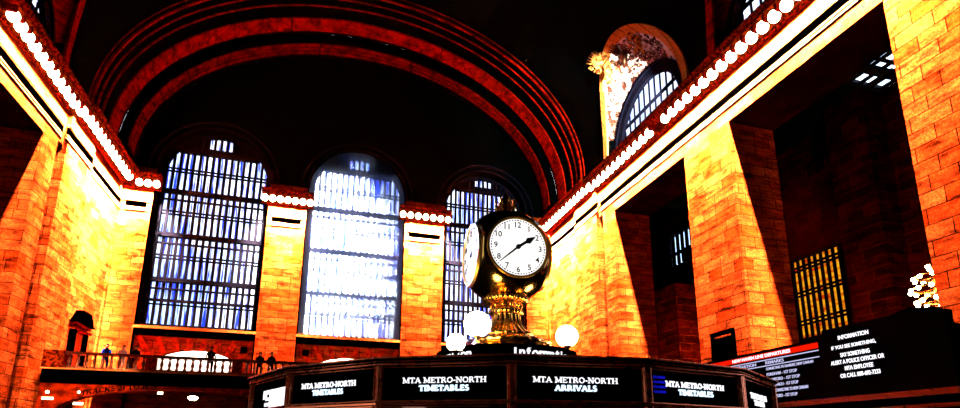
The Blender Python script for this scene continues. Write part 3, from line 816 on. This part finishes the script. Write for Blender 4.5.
def serif_text(s, name, m, o, r, u, width, height, depth=0.006, parent=None, bold=0.0, warp=None, n=None):
    tot = sum(G[c][0] for c in s); sx = width/tot
    n = n or r.cross(u); b = B(); x = -tot/2
    def P(px, py, off):
        X, Y = px*sx, (py-0.5)*height
        if warp: return warp(X, Y) + n*off
        return o + r*X + u*Y + n*off
    def seg(x0, y0, x1, y1, w):
        # stroke of width w (glyph-height units) between two points
        ax = (x1-x0)*sx; ay = (y1-y0)*height; l = math.hypot(ax, ay) or 1
        w = (w+bold)*min(height, sx*1.05)/2; nx, ny = -ay/l*w/sx, ax/l*w/height
        q = [(x0+nx, y0+ny), (x0-nx, y0-ny), (x1-nx, y1-ny), (x1+nx, y1+ny)]
        lo = [P(a, c, 0) for a, c in q]; hi = [P(a, c, depth) for a, c in q]
        b.loft([lo, hi], True, True)
    for ch in s:
        w, st = G[ch]
        for k in st:
            if k[0] == 's': seg(x+k[1], k[2], x+k[3], k[4], k[5])
            else:
                _, cx, cy, rx, ry, a0, a1, wd = k; nseg = max(5, int(abs(a1-a0)/24)); pts = []
                for i in range(nseg+1):
                    a = rad(a0+(a1-a0)*i/nseg); pts.append((x+cx+rx*cos(a), cy+ry*sin(a)))
                for p, q in zip(pts, pts[1:]): seg(p[0], p[1], q[0], q[1], wd*(0.7+0.5*abs(p[0]-x-cx)/rx))
        x += w
    return b.obj(name, m, parent)

# TRACKS 21 TO 11 carved over the arcade arch, following its curve
c0 = (ARC[0][0]+ARC[0][1])/2; hw0 = (ARC[0][1]-ARC[0][0])/2
def arcwarp(X, Y):
    x = -11.95+X; z = 1.7+1.65*math.sqrt(max(0, 1-((x-c0)/hw0)**2))
    return Vector((x, BY+0.095, z+0.24+Y))
o = serif_text('TRACKS 21 TO 11', 'track_lettering', 'black', Vector(), X3, Z3, 3.55, 0.30, 0.01, warp=arcwarp, bold=0.05, n=-Y3)
tag(o, 'dark lettering TRACKS 21 TO 11 over the left arch below the balcony', 'lettering')
def arcwarp2(X, Y):
    x = -7.6+X; z = 1.7+1.65*math.sqrt(max(0, 1-((x-c0)/hw0)**2))
    return Vector((x, BY+0.09, z+0.26+Y))

# lamps under the arcade
def soffit_lamp(x, y, z, w, label):
    b = B(); b.lathe([(w*0.5, 0), (w, 0.12), (w, 0.2), (w*0.5, 0.26)], (0, 0, -0.13), 16)
    o = b.obj('ceiling_lamp', 'globe', smooth=True); o.location = (x, y, z); tag(o, label, 'ceiling lamp')
soffit_lamp(-7.9, BY+1.7, 2.98, 0.30, 'bright ceiling lamp glowing inside the arch below the balcony')
soffit_lamp(-11.2, BY+1.0, 1.75, 0.16, 'small warm lamp glowing low inside the left end of the arch')
soffit_lamp(-10.3, BY+1.2, 1.75, 0.10, 'tiny lamp inside the arch, right of the small warm one')
def plate_lamp(x, z, w, label):
    b = B(); b.box(-w, w, -0.10, 0, -0.07, 0.07); b.box(-w*0.8, w*0.8, -0.14, -0.10, -0.05, 0.05)
    o = b.obj('wall_light', 'globe_dim'); o.location = (x, BY+0.1, z); tag(o, label, 'wall light')
plate_lamp(-15.35, 2.62, 0.28, 'flat bright wall light on the arcade left of the track sign, lower of two')
plate_lamp(-13.75, 2.35, 0.24, 'flat white wall light under the first word of the track sign')
sconce(-13.75, 3.02, 'small round lamp just above the first word of the track sign', 0.08, 'globe_dim')
plate_lamp(-9.45, 3.12, 0.14, 'small flat light on the arcade pier right of the track sign')

# ------------------------------------------------------------------ people on the balcony
def person(name, label, loc, face, pose, m, lean=0.0, h=1.72, legs='cloth_dark'):
    """one continuous skinned body; hair a child"""
    s = h/1.72
    V = [(0, 0, .92), (0, lean*.3, 1.15), (0, lean*.7, 1.38), (0, lean, 1.50), (0, lean*1.1, 1.58), (0, lean*1.15, 1.68)]
    E_ = [(0, 1), (1, 2), (2, 3), (3, 4), (4, 5)]; R = [.15, .14, .16, .065, .095, .085]
    def add(p, par, r): V.append(p); E_.append((par, len(V)-1)); R.append(r); return len(V)-1
    for sd in (-1, 1):
        hp = add((sd*.10, 0, .86), 0, .10); kn = add((sd*.11, -0.03, .48), hp, .07); an = add((sd*.11, .02, .09), kn, .045); add((sd*.12, -.14, .04), an, .04)
        sh = add((sd*.19, lean*.8, 1.40), 2, .065)
        if pose == 'lean': el = add((sd*.24, lean-.12, 1.14), sh, .045); hd = add((sd*.12, lean-.32, 1.08), el, .035)
        elif pose == 'phone': el = add((sd*.25, lean-.05, 1.15), sh, .045); hd = add((sd*.08, lean-.28, 1.36), el, .035)
        else: el = add((sd*.26, .02, 1.13), sh, .045); hd = add((sd*.25, -.06, .88), el, .035)
        for f in range(3): add((V[hd][0]+(f-1)*.022, V[hd][1]-.05, V[hd][2]-.05), hd, .012)
    me = bpy.data.meshes.new(name); me.from_pydata([(x*s, y*s, z*s) for x, y, z in V], E_, []); me.update()
    o = bpy.data.objects.new(name, me); C.objects.link(o)
    sk_ = o.modifiers.new('skin', 'SKIN'); ss = o.modifiers.new('sub', 'SUBSURF'); ss.levels = 2; ss.render_levels = 2
    L = me.skin_vertices[0].data
    for i, r in enumerate(R): L[i].radius = (r*s, r*s); L[i].use_root = (i == 0)
    me.materials.append(M[m]); o.location = loc; o.rotation_euler = (0, 0, face)
    tag(o, label, 'person')
    b = B(); b.ball((0, lean*1.12*s+.02, 1.71*s), .105*s, 12, 8); hr = b.obj('hair', 'cloth_dark', smooth=True); hr.parent = o
    b = B(); b.ball((0, lean*1.12*s-.045, 1.62*s), .075*s, 12, 8, 1.2); fa = b.obj('face', 'skin', smooth=True); fa.parent = o
    return o
PZ = 4.35
person('person', 'person standing dark against the bright arch behind the balcony rail, below the left window', (-6.95, BY+0.75, PZ), 0, 'stand', 'cloth_dark', h=1.9)
person('person', 'person in a blue jacket leaning on the balcony rail by the pedimented doorway', (-13.0, BY+0.95, PZ), 0.3, 'lean', 'cloth_blue', -0.25)
person('person', 'person in a white top behind the balcony rail, right of the blue jacket', (-12.05, BY+0.8, PZ), -0.2, 'phone', 'cloth_white', 0)
person('person', 'person in dark clothes beside the one in a white top at the rail', (-11.35, BY+0.85, PZ), 0.1, 'stand', 'cloth_dark', 0)
person('person', 'person in dark clothes leaning at the balcony rail, left of the rightmost one', (-3.95, BY+0.95, PZ), 0.1, 'lean', 'cloth_dark', 0)
person('person', 'person in dark clothes at the balcony rail, just above the left booth corner', (-3.2, BY+0.75, PZ), -0.1, 'stand', 'cloth_dark', 0)

# ------------------------------------------------------------------ ticket office with the departures board
t = thing('ticket_office', 'long black ticket office with a departures board and information panel along the right wall', 'ticket office', (18.7, 17, FL))
def W(o): o.parent = t; o.matrix_parent_inverse = Matrix.Translation((-18.7, -17, -FL)); return o
BX = 17.0
b = B(); b.box(BX+0.05, XR-0.02, 10.95, 25.5, FL, 3.55); W(b.obj('office_body', 'black'))
b = B(); b.box(BX-0.1, BX+0.4, 10.8, 25.5, 1.55, 1.72); b.box(BX-0.05, BX+0.3, 10.8, 25.5, 1.2, 1.3); W(b.obj('ledge', 'bronze_dark'))
b = B(); b.box(BX-0.02, BX+0.3, 15.0, 25.5, 1.75, 3.84); W(b.obj('departures_panel', 'sign'))
b = B(); b.box(BX-0.05, BX+0.3, 10.95, 15.0, 1.75, 3.95); b.box(BX-0.02, BX+0.5, 11.3, 15.0, 3.95, 4.1); W(b.obj('information_panel', 'sign'))
b = B(); b.loft([[(BX, 11.0, 3.9), (BX, 12.6, 3.9), (BX, 12.5, 4.1), (BX, 11.9, 4.22), (BX, 11.3, 4.05)], [(BX+0.3, 11.0, 3.9), (BX+0.3, 12.6, 3.9), (BX+0.3, 12.5, 4.1), (BX+0.3, 11.9, 4.22), (BX+0.3, 11.3, 4.05)]], True, True); W(b.obj('crest', 'black'))
RB = -Y3    # reading direction on the board (left to right as seen from the hall)
b = B(); b.box(BX-0.05, BX-0.02, 15.2, 22.6, 3.52, 3.72); sr = W(b.obj('red_header_stripe', 'lit_red'))
b = B(); b.box(BX-0.04, BX-0.02, 15.2, 22.6, 3.42, 3.455); b.box(BX-0.04, BX-0.02, 15.2, 22.6, 3.19, 3.225); W(b.obj('divider_lines', 'lit_lav'))
def btext(s, m, yl, yr, z, h, nm='board_lettering'):
    o = Vector((BX-0.05, (yl+yr)/2, z)); return W(text_mesh(s, nm, m, o, RB, Z3, abs(yl-yr), h, 0.008, 0.012, n=-X3))
btext('NEW HAVEN LINE DEPARTURES', 'lit_white', 19.45, 16.4, 3.62, 0.13)
btext('TIME', 'lit_lav', 20.6, 20.05, 3.31, 0.12); btext('DESTINATION', 'lit_lav', 19.6, 18.15, 3.32, 0.12); btext('REMARKS', 'lit_lav', 17.65, 16.75, 3.32, 0.12)
btext('RYE', 'lit_lav', 19.2, 18.5, 3.09, 0.12)
rows = [('CONNECTING TO DANBURY, NEW CANAAN', 17.65, 15.45), ('FORDHAM - 1ST STOP', 17.65, 16.2), ('STAMFORD - 1ST STOP', 17.65, 16.1), ('GREENWICH - 1ST STOP', 17.65, 16.2), ('CONNECTING TO NEW CANAAN', 17.3, 15.8), ('STAMFORD - 1ST STOP', 17.65, 16.3)]
for i, (s, a, c) in enumerate(rows): btext(s, 'lit_lav', a, c, 3.07-0.215*i, 0.115)
inf = [('INFORMATION', 14.35, 13.25, 3.70), ('IF YOU SEE SOMETHING,', 14.65, 13.05, 3.37), ('SAY SOMETHING', 14.35, 13.3, 3.10), ('ALERT A POLICE OFFICER OR', 14.75, 12.85, 2.87), ('MTA EMPLOYEE', 14.25, 13.25, 2.64), ('OR CALL 888-692-7233', 14.45, 13.05, 2.40)]
for s, a, c, z in inf: btext(s, 'lit_white', a-0.0, c-0.0, z+0.02, 0.14, 'information_lettering')

# ------------------------------------------------------------------ information booth
BC = Vector((2.14, 6.22, 0)); BR = 2.83
ANG = [-78.5, -57.6, -38.1, -18.2, 1.8, 22.8, 45.4] + [45.4+236.1*(k+1)/12 for k in range(11)]
def pv(a, r, z): return Vector((BC.x+r*sin(rad(a)), BC.y-r*cos(rad(a)), z))
booth = thing('information_booth', 'round many-sided information booth with black lit signs under the brass clock', 'information booth', (BC.x, BC.y, FL))
def K(o):
    o.parent = booth; o.matrix_parent_inverse = Matrix.Translation((-BC.x, -BC.y, -FL)); return o
def poly(r, z): return [pv(a, r, z) for a in ANG]
b = B(); b.loft([poly(BR-0.02, .555), poly(BR+.0, .565), poly(BR+.0, .58), poly(BR-.03, .585), poly(BR-.03, .60), poly(BR+.02, .605), poly(BR+.02, .625), poly(BR-.2, .64), poly(2.2, .66)], True, True)
K(b.obj('cornice', 'black'))
b = B()
for rr, zz, tr in ((BR+.018, .618, .008), (BR-.005, .594, .004), (BR-.002, .572, .008), (BR-.02, .553, .004)): b.tube(poly(rr, zz), tr, 6, True)
K(b.obj('cornice_moulding', 'bronze', smooth=True))
b = B(); b.loft([poly(BR-.05, .285), poly(BR+.0, .285), poly(BR+.0, .315), poly(BR-.05, .315)], True); b.loft([poly(BR-.10, .27), poly(BR-.02, .27), poly(BR-.02, .278), poly(BR-.10, .278)], True)
b.tube(poly(BR+.004, .306), .008, 6, True); K(b.obj('lower_rail', 'bronze'))
b = B(); b.loft([poly(BR-.02, FL), poly(BR-.02, -.62), poly(BR+.12, -.60), poly(BR+.12, -.55), poly(BR-.25, -.55)], True); K(b.obj('counter', 'stone_band'))
b = B(); b.loft([poly(BR-.07, -.55), poly(BR-.07, .285)], True); K(b.obj('booth_glass', 'glass_dark'))
b = B(); b.loft([poly(BR-.06, .30), poly(BR-.06, .56)], True); b.loft([poly(BR-.12, .30), poly(BR-.12, .56)], True); K(b.obj('sign_back', 'black'))
for i, a in enumerate(ANG):
    o_ = pv(a, BR-0.03, 0); nrm = (o_-BC); nrm.z = 0; nrm.normalize(); tt = Vector((-nrm.y, nrm.x, 0))
    b = B(); b.obox(Vector((o_.x, o_.y, 0)), tt, Z3, nrm, -.030, .030, -.55, .56, -.03, .014); b.obox(Vector((o_.x, o_.y, 0)), tt, Z3, nrm, -.009, .009, -.55, .56, .012, .026)
    for q in (-.024, .024): b.tube([Vector((o_.x, o_.y, -.55))+tt*q+nrm*.016, Vector((o_.x, o_.y, .56))+tt*q+nrm*.016], .010, 8)
    K(b.obj('post', 'bronze'))
SG = {1: ('MTA METRO-NORTH', 'TIMETABLES', .62, .35), 2: ('MTA METRO-NORTH', 'TIMETABLES', .635, .38), 3: ('MTA METRO-NORTH', 'ARRIVALS', .635, .315), 4: ('MTA METRO-NORTH', 'TIMETABLES', .62, .37), 5: ('TIMETABLES', 'TRAINS', .5, .32)}
for i in range(18):
    p0, p1 = pv(ANG[i], BR-.045, 0), pv(ANG[(i+1) % 18], BR-.045, 0)
    r_ = (p1-p0).normalized(); n_ = r_.cross(Z3); mid = (p0+p1)/2; W_ = (p1-p0).length
    b = B(); b.obox(mid, r_, Z3, n_, -W_/2+.02, W_/2-.02, .315, .555, 0, .006)
    sp = b.obj('sign_panel', 'sign'); K(sp)
    def sub(o): o.parent = sp; return o
    if i in SG:
        s1, s2, w1, w2 = SG[i]; zc = .458; oo = mid+n_*.007
        dx = {1: -.05, 2: 0.0, 3: -0.03, 4: .0, 5: 0.02}[i]*1
        bo = .05 if i == 2 or i == 3 else .12
        if i == 5:
            sub(serif_text(s1, 'sign_lettering', 'lit_white', oo+Z3*(zc-.02)+r_*dx, r_, Z3, W_*w1, .040, .004, bold=.2)); sub(serif_text(s2, 'sign_lettering', 'lit_white', oo+Z3*(zc-.075)+r_*dx, r_, Z3, W_*w2, .040, .004, bold=.2))
        else:
            sub(serif_text(s1, 'sign_lettering', 'lit_white', oo+Z3*zc+r_*dx, r_, Z3, W_*w1, .038, .004, bold=bo))
            sub(serif_text(s2, 'sign_lettering', 'lit_blue', oo+Z3*(zc-.056)+r_*dx, r_, Z3, W_*w2, .036, .004, bold=.20))
    if i == 0:
        b = B(); b.obox(mid+n_*.007, r_, Z3, n_, 0.0, W_/2-.03, .30, .475, 0, .006)
        b.obox(mid+n_*.007, r_, Z3, n_, -.17, .02, .44, .475, 0, .006); b.obox(mid+n_*.007, r_, Z3, n_, -.17, -.08, .40, .475, 0, .006)
        b.obox(mid+n_*.007, r_, Z3, n_, -.10, .02, .385, .41, 0, .006); b.obox(mid+n_*.007, r_, Z3, n_, -.12, .02, .335, .365, 0, .006); b.obox(mid+n_*.007, r_, Z3, n_, -.08, .02, .295, .315, 0, .006)
        sub(b.obj('lit_poster', 'lit_screen'))
    if i == 4:
        for q in range(4):
            sub(text_mesh('CLOSED', 'blue_lettering', 'blue_led', mid+n_*.008+r_*(-W_/2+.13)+Z3*(.50-.035*q), r_, Z3, .12, .017, .002, n=n_))
        b = B(); b.obox(mid+n_*.007, r_, Z3, n_, -W_/2+.045, -W_/2+.055, .36, .53, 0, .004); sub(b.obj('blue_edge_light', 'blue_led'))
# lit screen inside and small paper behind the glass
b = B(); p0, p1 = pv(ANG[2], BR-.06, 0), pv(ANG[3], BR-.06, 0); r_ = (p1-p0).normalized(); n_ = r_.cross(Z3)
b.obox(p0, r_, Z3, n_, .175, .345, .10, .262, 0.0, .02)
tag(b.obj('display_screen', 'lit_screen'), 'bright white display screen hanging under the middle left booth sign', 'screen')
b = B(); b.obox(p0, r_, Z3, n_, .165, .355, .09, .270, -.03, 0.0)
K(b.obj('screen_frame', 'black')) if False else b.bm.free()
p0, p1 = pv(ANG[4], BR-.06, 0), pv(ANG[5], BR-.06, 0); r2 = (p1-p0).normalized()
b = B(); b.obox(p0, r2, Z3, r2.cross(Z3), .04, .10, .20, .262, 0, .02)
tag(b.obj('display_screen', 'lit_screen'), 'small white display screen under the right booth sign, next to the post', 'screen')
b = B(); p0, p1 = pv(ANG[2], BR-.5, 0), pv(ANG[3], BR-.5, 0); q = p0.lerp(p1, .80)
b.lathe([(.02, 0), (.10, .02), (.09, .07), (.06, .11), (.02, .13)], (q.x, q.y, .10), 16)
b.bm.free()
# sparkly bolts on sign corners (reflected lamps)
# roof drum with the Information ring
b = B(); b.lathe([(1.55, .64), (1.5, .70), (1.0, .78), (.87, .852), (.2, .856)], (BC.x, BC.y, 0), 48); K(b.obj('roof', 'black', smooth=False))

# ------------------------------------------------------------------ four-faced clock
CZ = 2.30; clk = thing('four_faced_clock', 'round brass four-faced clock with white dials on a fluted pedestal above the booth', 'clock', (BC.x, BC.y, 1.06))
def Q(o): o.parent = clk; o.matrix_parent_inverse = Matrix.Translation((-BC.x, -BC.y, -1.06)); return o
cx, cy = BC.x, BC.y
b = B(); b.lathe([(.56, 1.08), (.56, 1.12), (.54, 1.14), (.50, 1.16)], (cx, cy, 0), 48); base = Q(b.obj('base_drum', 'brass_dark'))
b = B(); b.lathe([(.50, 1.16), (.53, 1.18), (.52, 1.21), (.45, 1.25), (.36, 1.275), (.33, 1.29), (.35, 1.30)], (cx, cy, 0), 64, 22, (1.17, 1.26)); Q(b.obj('pedestal_foot', 'brass', smooth=True))
b = B(); b.lathe([(.33, 1.29), (.30, 1.33), (.25, 1.38), (.205, 1.44), (.18, 1.50), (.175, 1.56), (.185, 1.58)], (cx, cy, 0), 128, 20, (1.28, 1.57)); Q(b.obj('fluted_pedestal', 'brass', smooth=True))
b = B(); b.lathe([(.17, 1.56), (.205, 1.58), (.21, 1.62), (.19, 1.64), (.15, 1.65), (.15, 1.70), (.18, 1.72)], (cx, cy, 0), 96, 26, (1.57, 1.63)); Q(b.obj('pedestal_collar', 'brass', smooth=True))
for k in range(12):
    a = 2*PI*k/12; b = B(); b.ball((cx+.185*cos(a), cy+.185*sin(a), 1.675), .028, 8, 6); Q(b.obj('bead', 'brass', smooth=True))
b = B(); b.lathe([(.17, 1.70), (.24, 1.72), (.275, 1.74), (.28, 1.77), (.25, 1.79), (.16, 1.81)], (cx, cy, 0), 120, 30, (1.71, 1.78)); Q(b.obj('crown_ring', 'brass', smooth=True))
# ball, flattened at the four dials
def ball_clock():
    b = B(); rings = []; R = .58; dd = .435; n = 96; nv = 40
    for j in range(nv+1):
        ph = -PI/2 + PI*j/nv; ring = []
        for i in range(n):
            a = 2*PI*i/n; d = Vector((cos(ph)*cos(a), cos(ph)*sin(a), sin(ph)))
            p = d*R
            m_ = max(abs(p.x), abs(p.y))
            if m_ > dd: p = p*(dd/m_)*1.0 if False else Vector((max(-dd, min(dd, p.x)), max(-dd, min(dd, p.y)), p.z))
            p.z *= 1.0 if p.z < 0 else 1.06
            ring.append((cx+p.x, cy+p.y, CZ+p.z))
        rings.append(ring)
    rings[0] = [(cx+.02*cos(2*PI*i/n), cy+.02*sin(2*PI*i/n), CZ-R) for i in range(n)]
    rings[-1] = [(cx+.02*cos(2*PI*i/n), cy+.02*sin(2*PI*i/n), CZ+R*1.06) for i in range(n)]
    return b.loft(rings, True, True).obj('clock_case', 'brass_dark', smooth=True)
Q(ball_clock())
b = B(); b.lathe([(.34, 2.72), (.30, 2.80), (.22, 2.87), (.12, 2.92), (.07, 2.94)], (cx, cy, 0), 48); Q(b.obj('clock_dome', 'brass_dark', smooth=True))
fin = B(); fin.lathe([(.07, 2.88), (.10, 2.90), (.06, 2.93), (.05, 2.95), (.085, 2.99), (.10, 3.04), (.08, 3.09), (.05, 3.12), (.03, 3.16), (.001, 3.20)], (cx, cy, 0), 48, 8, (2.96, 3.10)); fo = Q(fin.obj('acorn_finial', 'brass', smooth=True))
lf = B()
for k in range(8):
    a = 2*PI*k/8; d = Vector((cos(a), sin(a), 0)); o_ = Vector((cx, cy, 0))
    lf.tube([o_+d*.06+Z3*2.96, o_+d*.13+Z3*3.0, o_+d*.135+Z3*3.07, o_+d*.10+Z3*3.10], [.012, .02, .014, .004], 6)
x_ = lf.obj('finial_leaf', 'brass', smooth=True); Q(x_)
def dial(n, r):
    o = Vector((cx, cy, CZ)) + n*.437; R = .365; u = Z3
    b = B(); b.ring(o, r, u, n, R, R+.016, .03, 64); bz = Q(b.obj('bezel', 'gilt', smooth=False))
    b = B(); b.disc(o, r, u, n, R, .012, 64); face = Q(b.obj('dial_face', 'dial'))
    b = B(); b.ring(o+n*.012, r, u, n, R-.014, R, .004, 64)
    x = b.obj('gilt_ring', 'dial_ring'); x.parent = face; x.matrix_parent_inverse = face.matrix_parent_inverse.copy(); x.matrix_parent_inverse = Matrix()
    b = B()
    for k in range(60):
        a = 2*PI*k/60; d = r*sin(a)+u*cos(a); t = r*cos(a)-u*sin(a); w = .0075 if k % 5 else .012
        b.obox(o+d*(R-.034)+n*.012, t, d, n, -w, w, -.006, .008, 0, .004)
    x = b.obj('minute_track', 'ink'); x.parent = face
    for k in range(1, 13):
        a = 2*PI*k/12; d = r*sin(a)+u*cos(a)
        x = text_mesh(str(k), 'numeral', 'ink', o+d*(R-.088)+n*.012, r, u, None, .070, .003, .013, n=n); x.parent = face
    def hand(a, L, tail, w, nm, spade):
        b = B(); d = r*sin(a)+u*cos(a); t = r*cos(a)-u*sin(a); q = o+n*(.020 if spade else .026)
        pts = [(-w*.5, -tail), (w*.5, -tail), (w, 0), (w*.8, L*.45)] + ([(w*2.1, L*.62), (w*1.3, L*.78)] if spade else []) + [(w*.35, L), (-w*.35, L)] + ([(-w*1.3, L*.78), (-w*2.1, L*.62)] if spade else []) + [(-w*.8, L*.45), (-w, 0)]
        lo = [q+t*x_+d*y_ for x_, y_ in pts]; b.loft([lo, [p+n*.005 for p in lo]], True, True)
        h = b.obj(nm, 'ink'); Q(h)
    hand(rad(56), .255, .0, .019, 'hour_hand', True)
    hand(rad(229), .31, .11, .013, 'minute_hand', False)
    b = B(); b.disc(o+n*.012, r, u, n, .030, .022, 24); Q(b.obj('hand_hub', 'ink'))
dial(-Y3, X3); dial(-X3, -Y3); dial(X3, Y3); dial(Y3, -X3)

# "Information" lettering standing round the drum
info = thing('information_ring', 'black ring sign with white Information lettering round the foot of the clock', 'sign', (cx, cy, .85))
def I2(o): o.parent = info; o.matrix_parent_inverse = Matrix.Translation((-cx, -cy, -.85)); return o
b = B(); b.lathe([(.80, .86), (.80, 1.03), (.84, 1.04), (.84, 1.07), (.60, 1.075)], (cx, cy, 0), 64); I2(b.obj('ring_band', 'black'))
for base_a in (12, 102, 192, 282):
    word = 'Information'
    for k, ch in enumerate(word):
        a = base_a-24+k*5.3; n = Vector((sin(rad(a)), -cos(rad(a)), 0)); r = Vector((cos(rad(a)), sin(rad(a)), 0))
        cap = ch == 'I'
        hgt = .115 if ch in 'If' else (.10 if ch in 'ti' else .075)
        x = text_mesh(ch, 'ring_lettering', 'lit_white', Vector((cx, cy, .955+hgt/2-.02))+n*.802, r, Z3, None, hgt, .004, .02, n=n); I2(x)  # glow put into plain white letters for the globes' light

# globe lamps on the booth roof
def globe(x, y, z, r, zb, label):
    t = thing('globe_lamp', label, 'lamp', (x, y, zb))
    b = B(); b.ball((0, 0, z-zb), r, 28, 18); o = b.obj('globe', 'globe', smooth=True); o.parent = t
    h = z-zb; b = B(); b.lathe([(.06, 0), (.065, .012), (.03, .03), (.022, h-r-.02), (.05, h-r*.97), (.06, h-r*.86)], n=20); o = b.obj('lamp_stem', 'brass', smooth=True); o.parent = t
globe(2.90, 6.12, 1.34, .135, 1.08, 'round glowing globe lamp on the booth roof, right of the clock pedestal')
globe(1.62, 5.68, 1.31, .145, 1.08, 'largest glowing globe lamp on the booth roof, just left of the clock pedestal')
globe(1.363, 5.60, 1.075, .098, .81, 'lowest glowing globe lamp on the booth roof, leftmost of the row')
globe(2.6, 7.15, 1.42, .10, .80, 'globe lamp on the booth roof behind the clock')

# ------------------------------------------------------------------ exterior seen through the windows
b = B(); b.box(-60, 70, 49.9, 160, FL-0.3, FL); struct(b.obj('floor_street', 'shaded_stone'))

# ------------------------------------------------------------------ lights
def area(name, loc, sx, sy, power, col, spread=70, rot=(0, 0, 0)):
    l = bpy.data.lights.new(name, 'AREA'); l.shape = 'RECTANGLE'; l.size = sx; l.size_y = sy; l.energy = power; l.color = col; l.spread = rad(spread)
    o = bpy.data.objects.new(name, l); C.objects.link(o); o.location = loc; o.rotation_euler = rot; return o
WARM = (1, 0.54, 0.34)
TILT = rad(-31)
PW = 38000      # watts per metre of added strip
for side in (1, -1):  # added unseen strips, washing the walls with the bulbs' light
    xf = XR if side > 0 else XL
    near0 = 9.0 if side > 0 else 24.0
    area('added_wall_wash', (xf-side*0.50, (near0+36.9)/2, 20.05), 0.12, 36.9-near0, PW*(36.9-near0)*(0.9 if side > 0 else 0.24), WARM, 75, (0, side*rad(-29), 0))
    area('added_wall_wash', (xf-side*0.72, (37.1+46.0)/2, 20.05), 0.12, 8.9, PW*8.9*1.9, WARM, 75, (0, side*rad(-25), 0))
for i, (x0, x1) in enumerate(PIL):
    area('added_wall_wash', ((x0+x1)/2, D-0.5, 20.05), (x1-x0), 0.12, PW*2.6*(x1-x0), WARM, 75, (-TILT, 0, 0))
# added spot without a fixture, brightening the far reveal of the first lunette
def spot(name, loc, tgt, power, col, ang, blend=0.3, r=0.05):
    l = bpy.data.lights.new(name, 'SPOT'); l.energy = power; l.color = col; l.spot_size = rad(ang); l.spot_blend = blend; l.shadow_soft_size = r
    o = bpy.data.objects.new(name, l); C.objects.link(o); o.location = loc
    o.rotation_euler = (Vector(tgt)-Vector(loc)).to_track_quat('-Z', 'Y').to_euler(); return o
spot('added_lunette_spot', (19.5, 27.0, 21.5), (20.9, 33.6, 25.0), 70000, (1, .86, .75), 75, 0.5)
# light in the bright niches behind the low arches of the balcony
for (x0, x1) in WIN:
    area("niche_light", ((x0+x1)/2, D+1.75, 8.1), 5.5, 0.6, 900, (1, .97, .9), 170)
    spot('balcony_lamp', ((x0+x1)/2, BY+3.5, 4.6), ((x0+x1)/2, D, 7.5), 1500, WARM, 140, 0.6)
# added spots hanging in front, brightening the lettered arcade wall
for x, e in ((-14.6, 1500), (-12.4, 2400)):
    spot('added_arcade_spot', (x, BY-3.0, 5.5), (x, BY, 2.8), e, (1, .5, .25), 80, 0.9)
spot('added_passage_spot', (24.6, 31.5, 1.5), (26.5, 35.4, 8.5), 3500, (1, .4, .2), 60, 0.9) if False else None
spot('added_passage_spot', (24.6, 31.5, 1.5), (26.5, 35.4, 7.5), 160000, (1, .4, .2), 50, 0.9)  # added spots near the floor, reddening the passage stone; no fixture
spot('added_passage_spot', (26.0, 19.0, 0.5), (29.5, 21.5, 9), 50000, (1, .4, .2), 80, 0.9)
# added spots outside, standing in for sun on the middle window glass
for zz in (12.6, 15.2, 17.8):
    spot('added_window_glare', (-9, 150, 62), (-0.95, 47.1, zz), 7e8 if zz > 13 else 1.4e8, (0.90, 0.95, 1.0), 2.6, 0.5, 5)

w = bpy.data.worlds.new('sky'); bpy.context.scene.world = w; w.use_nodes = True
nt = w.node_tree; bg = nt.nodes['Background']
tc = nt.nodes.new('ShaderNodeTexCoord'); ns = nt.nodes.new('ShaderNodeTexNoise'); ns.inputs['Scale'].default_value = 9; ns.inputs['Detail'].default_value = 4
nt.links.new(tc.outputs['Generated'], ns.inputs['Vector'])
rp = nt.nodes.new('ShaderNodeValToRGB'); rp.color_ramp.elements[0].position = 0.38; rp.color_ramp.elements[1].position = 0.55
rp.color_ramp.elements[0].color = (0.5, 0.72, 1, 1); rp.color_ramp.elements[1].color = (0.9, 0.95, 1, 1)
nt.links.new(ns.outputs['Fac'], rp.inputs[0]); nt.links.new(rp.outputs[0], bg.inputs[0]); bg.inputs[1].default_value = 2.6

# ------------------------------------------------------------------ camera
cd = bpy.data.cameras.new('camera'); cam = bpy.data.objects.new('camera', cd); C.objects.link(cam)
pit, yaw, rol = rad(12.9595), rad(16.2142), rad(0.41135)
f = Vector((sin(yaw)*cos(pit), cos(yaw)*cos(pit), sin(pit))); r = Vector((cos(yaw), -sin(yaw), 0)); u = r.cross(f)
r, u = r*cos(rol)+u*sin(rol), u*cos(rol)-r*sin(rol)
cam.matrix_world = Matrix(((r.x, u.x, -f.x, 0), (r.y, u.y, -f.y, 0), (r.z, u.z, -f.z, 0), (0, 0, 0, 1)))
cd.sensor_width = 36; cd.lens = 551.14/960*36; cd.shift_y = 116/960; cd.clip_start = 0.05; cd.clip_end = 500
sc = bpy.context.scene; sc.camera = cam
sc.view_settings.view_transform = 'Standard'; sc.view_settings.look = 'None'; sc.view_settings.exposure = 0; sc.view_settings.gamma = 1
sc.view_settings.use_curve_mapping = False
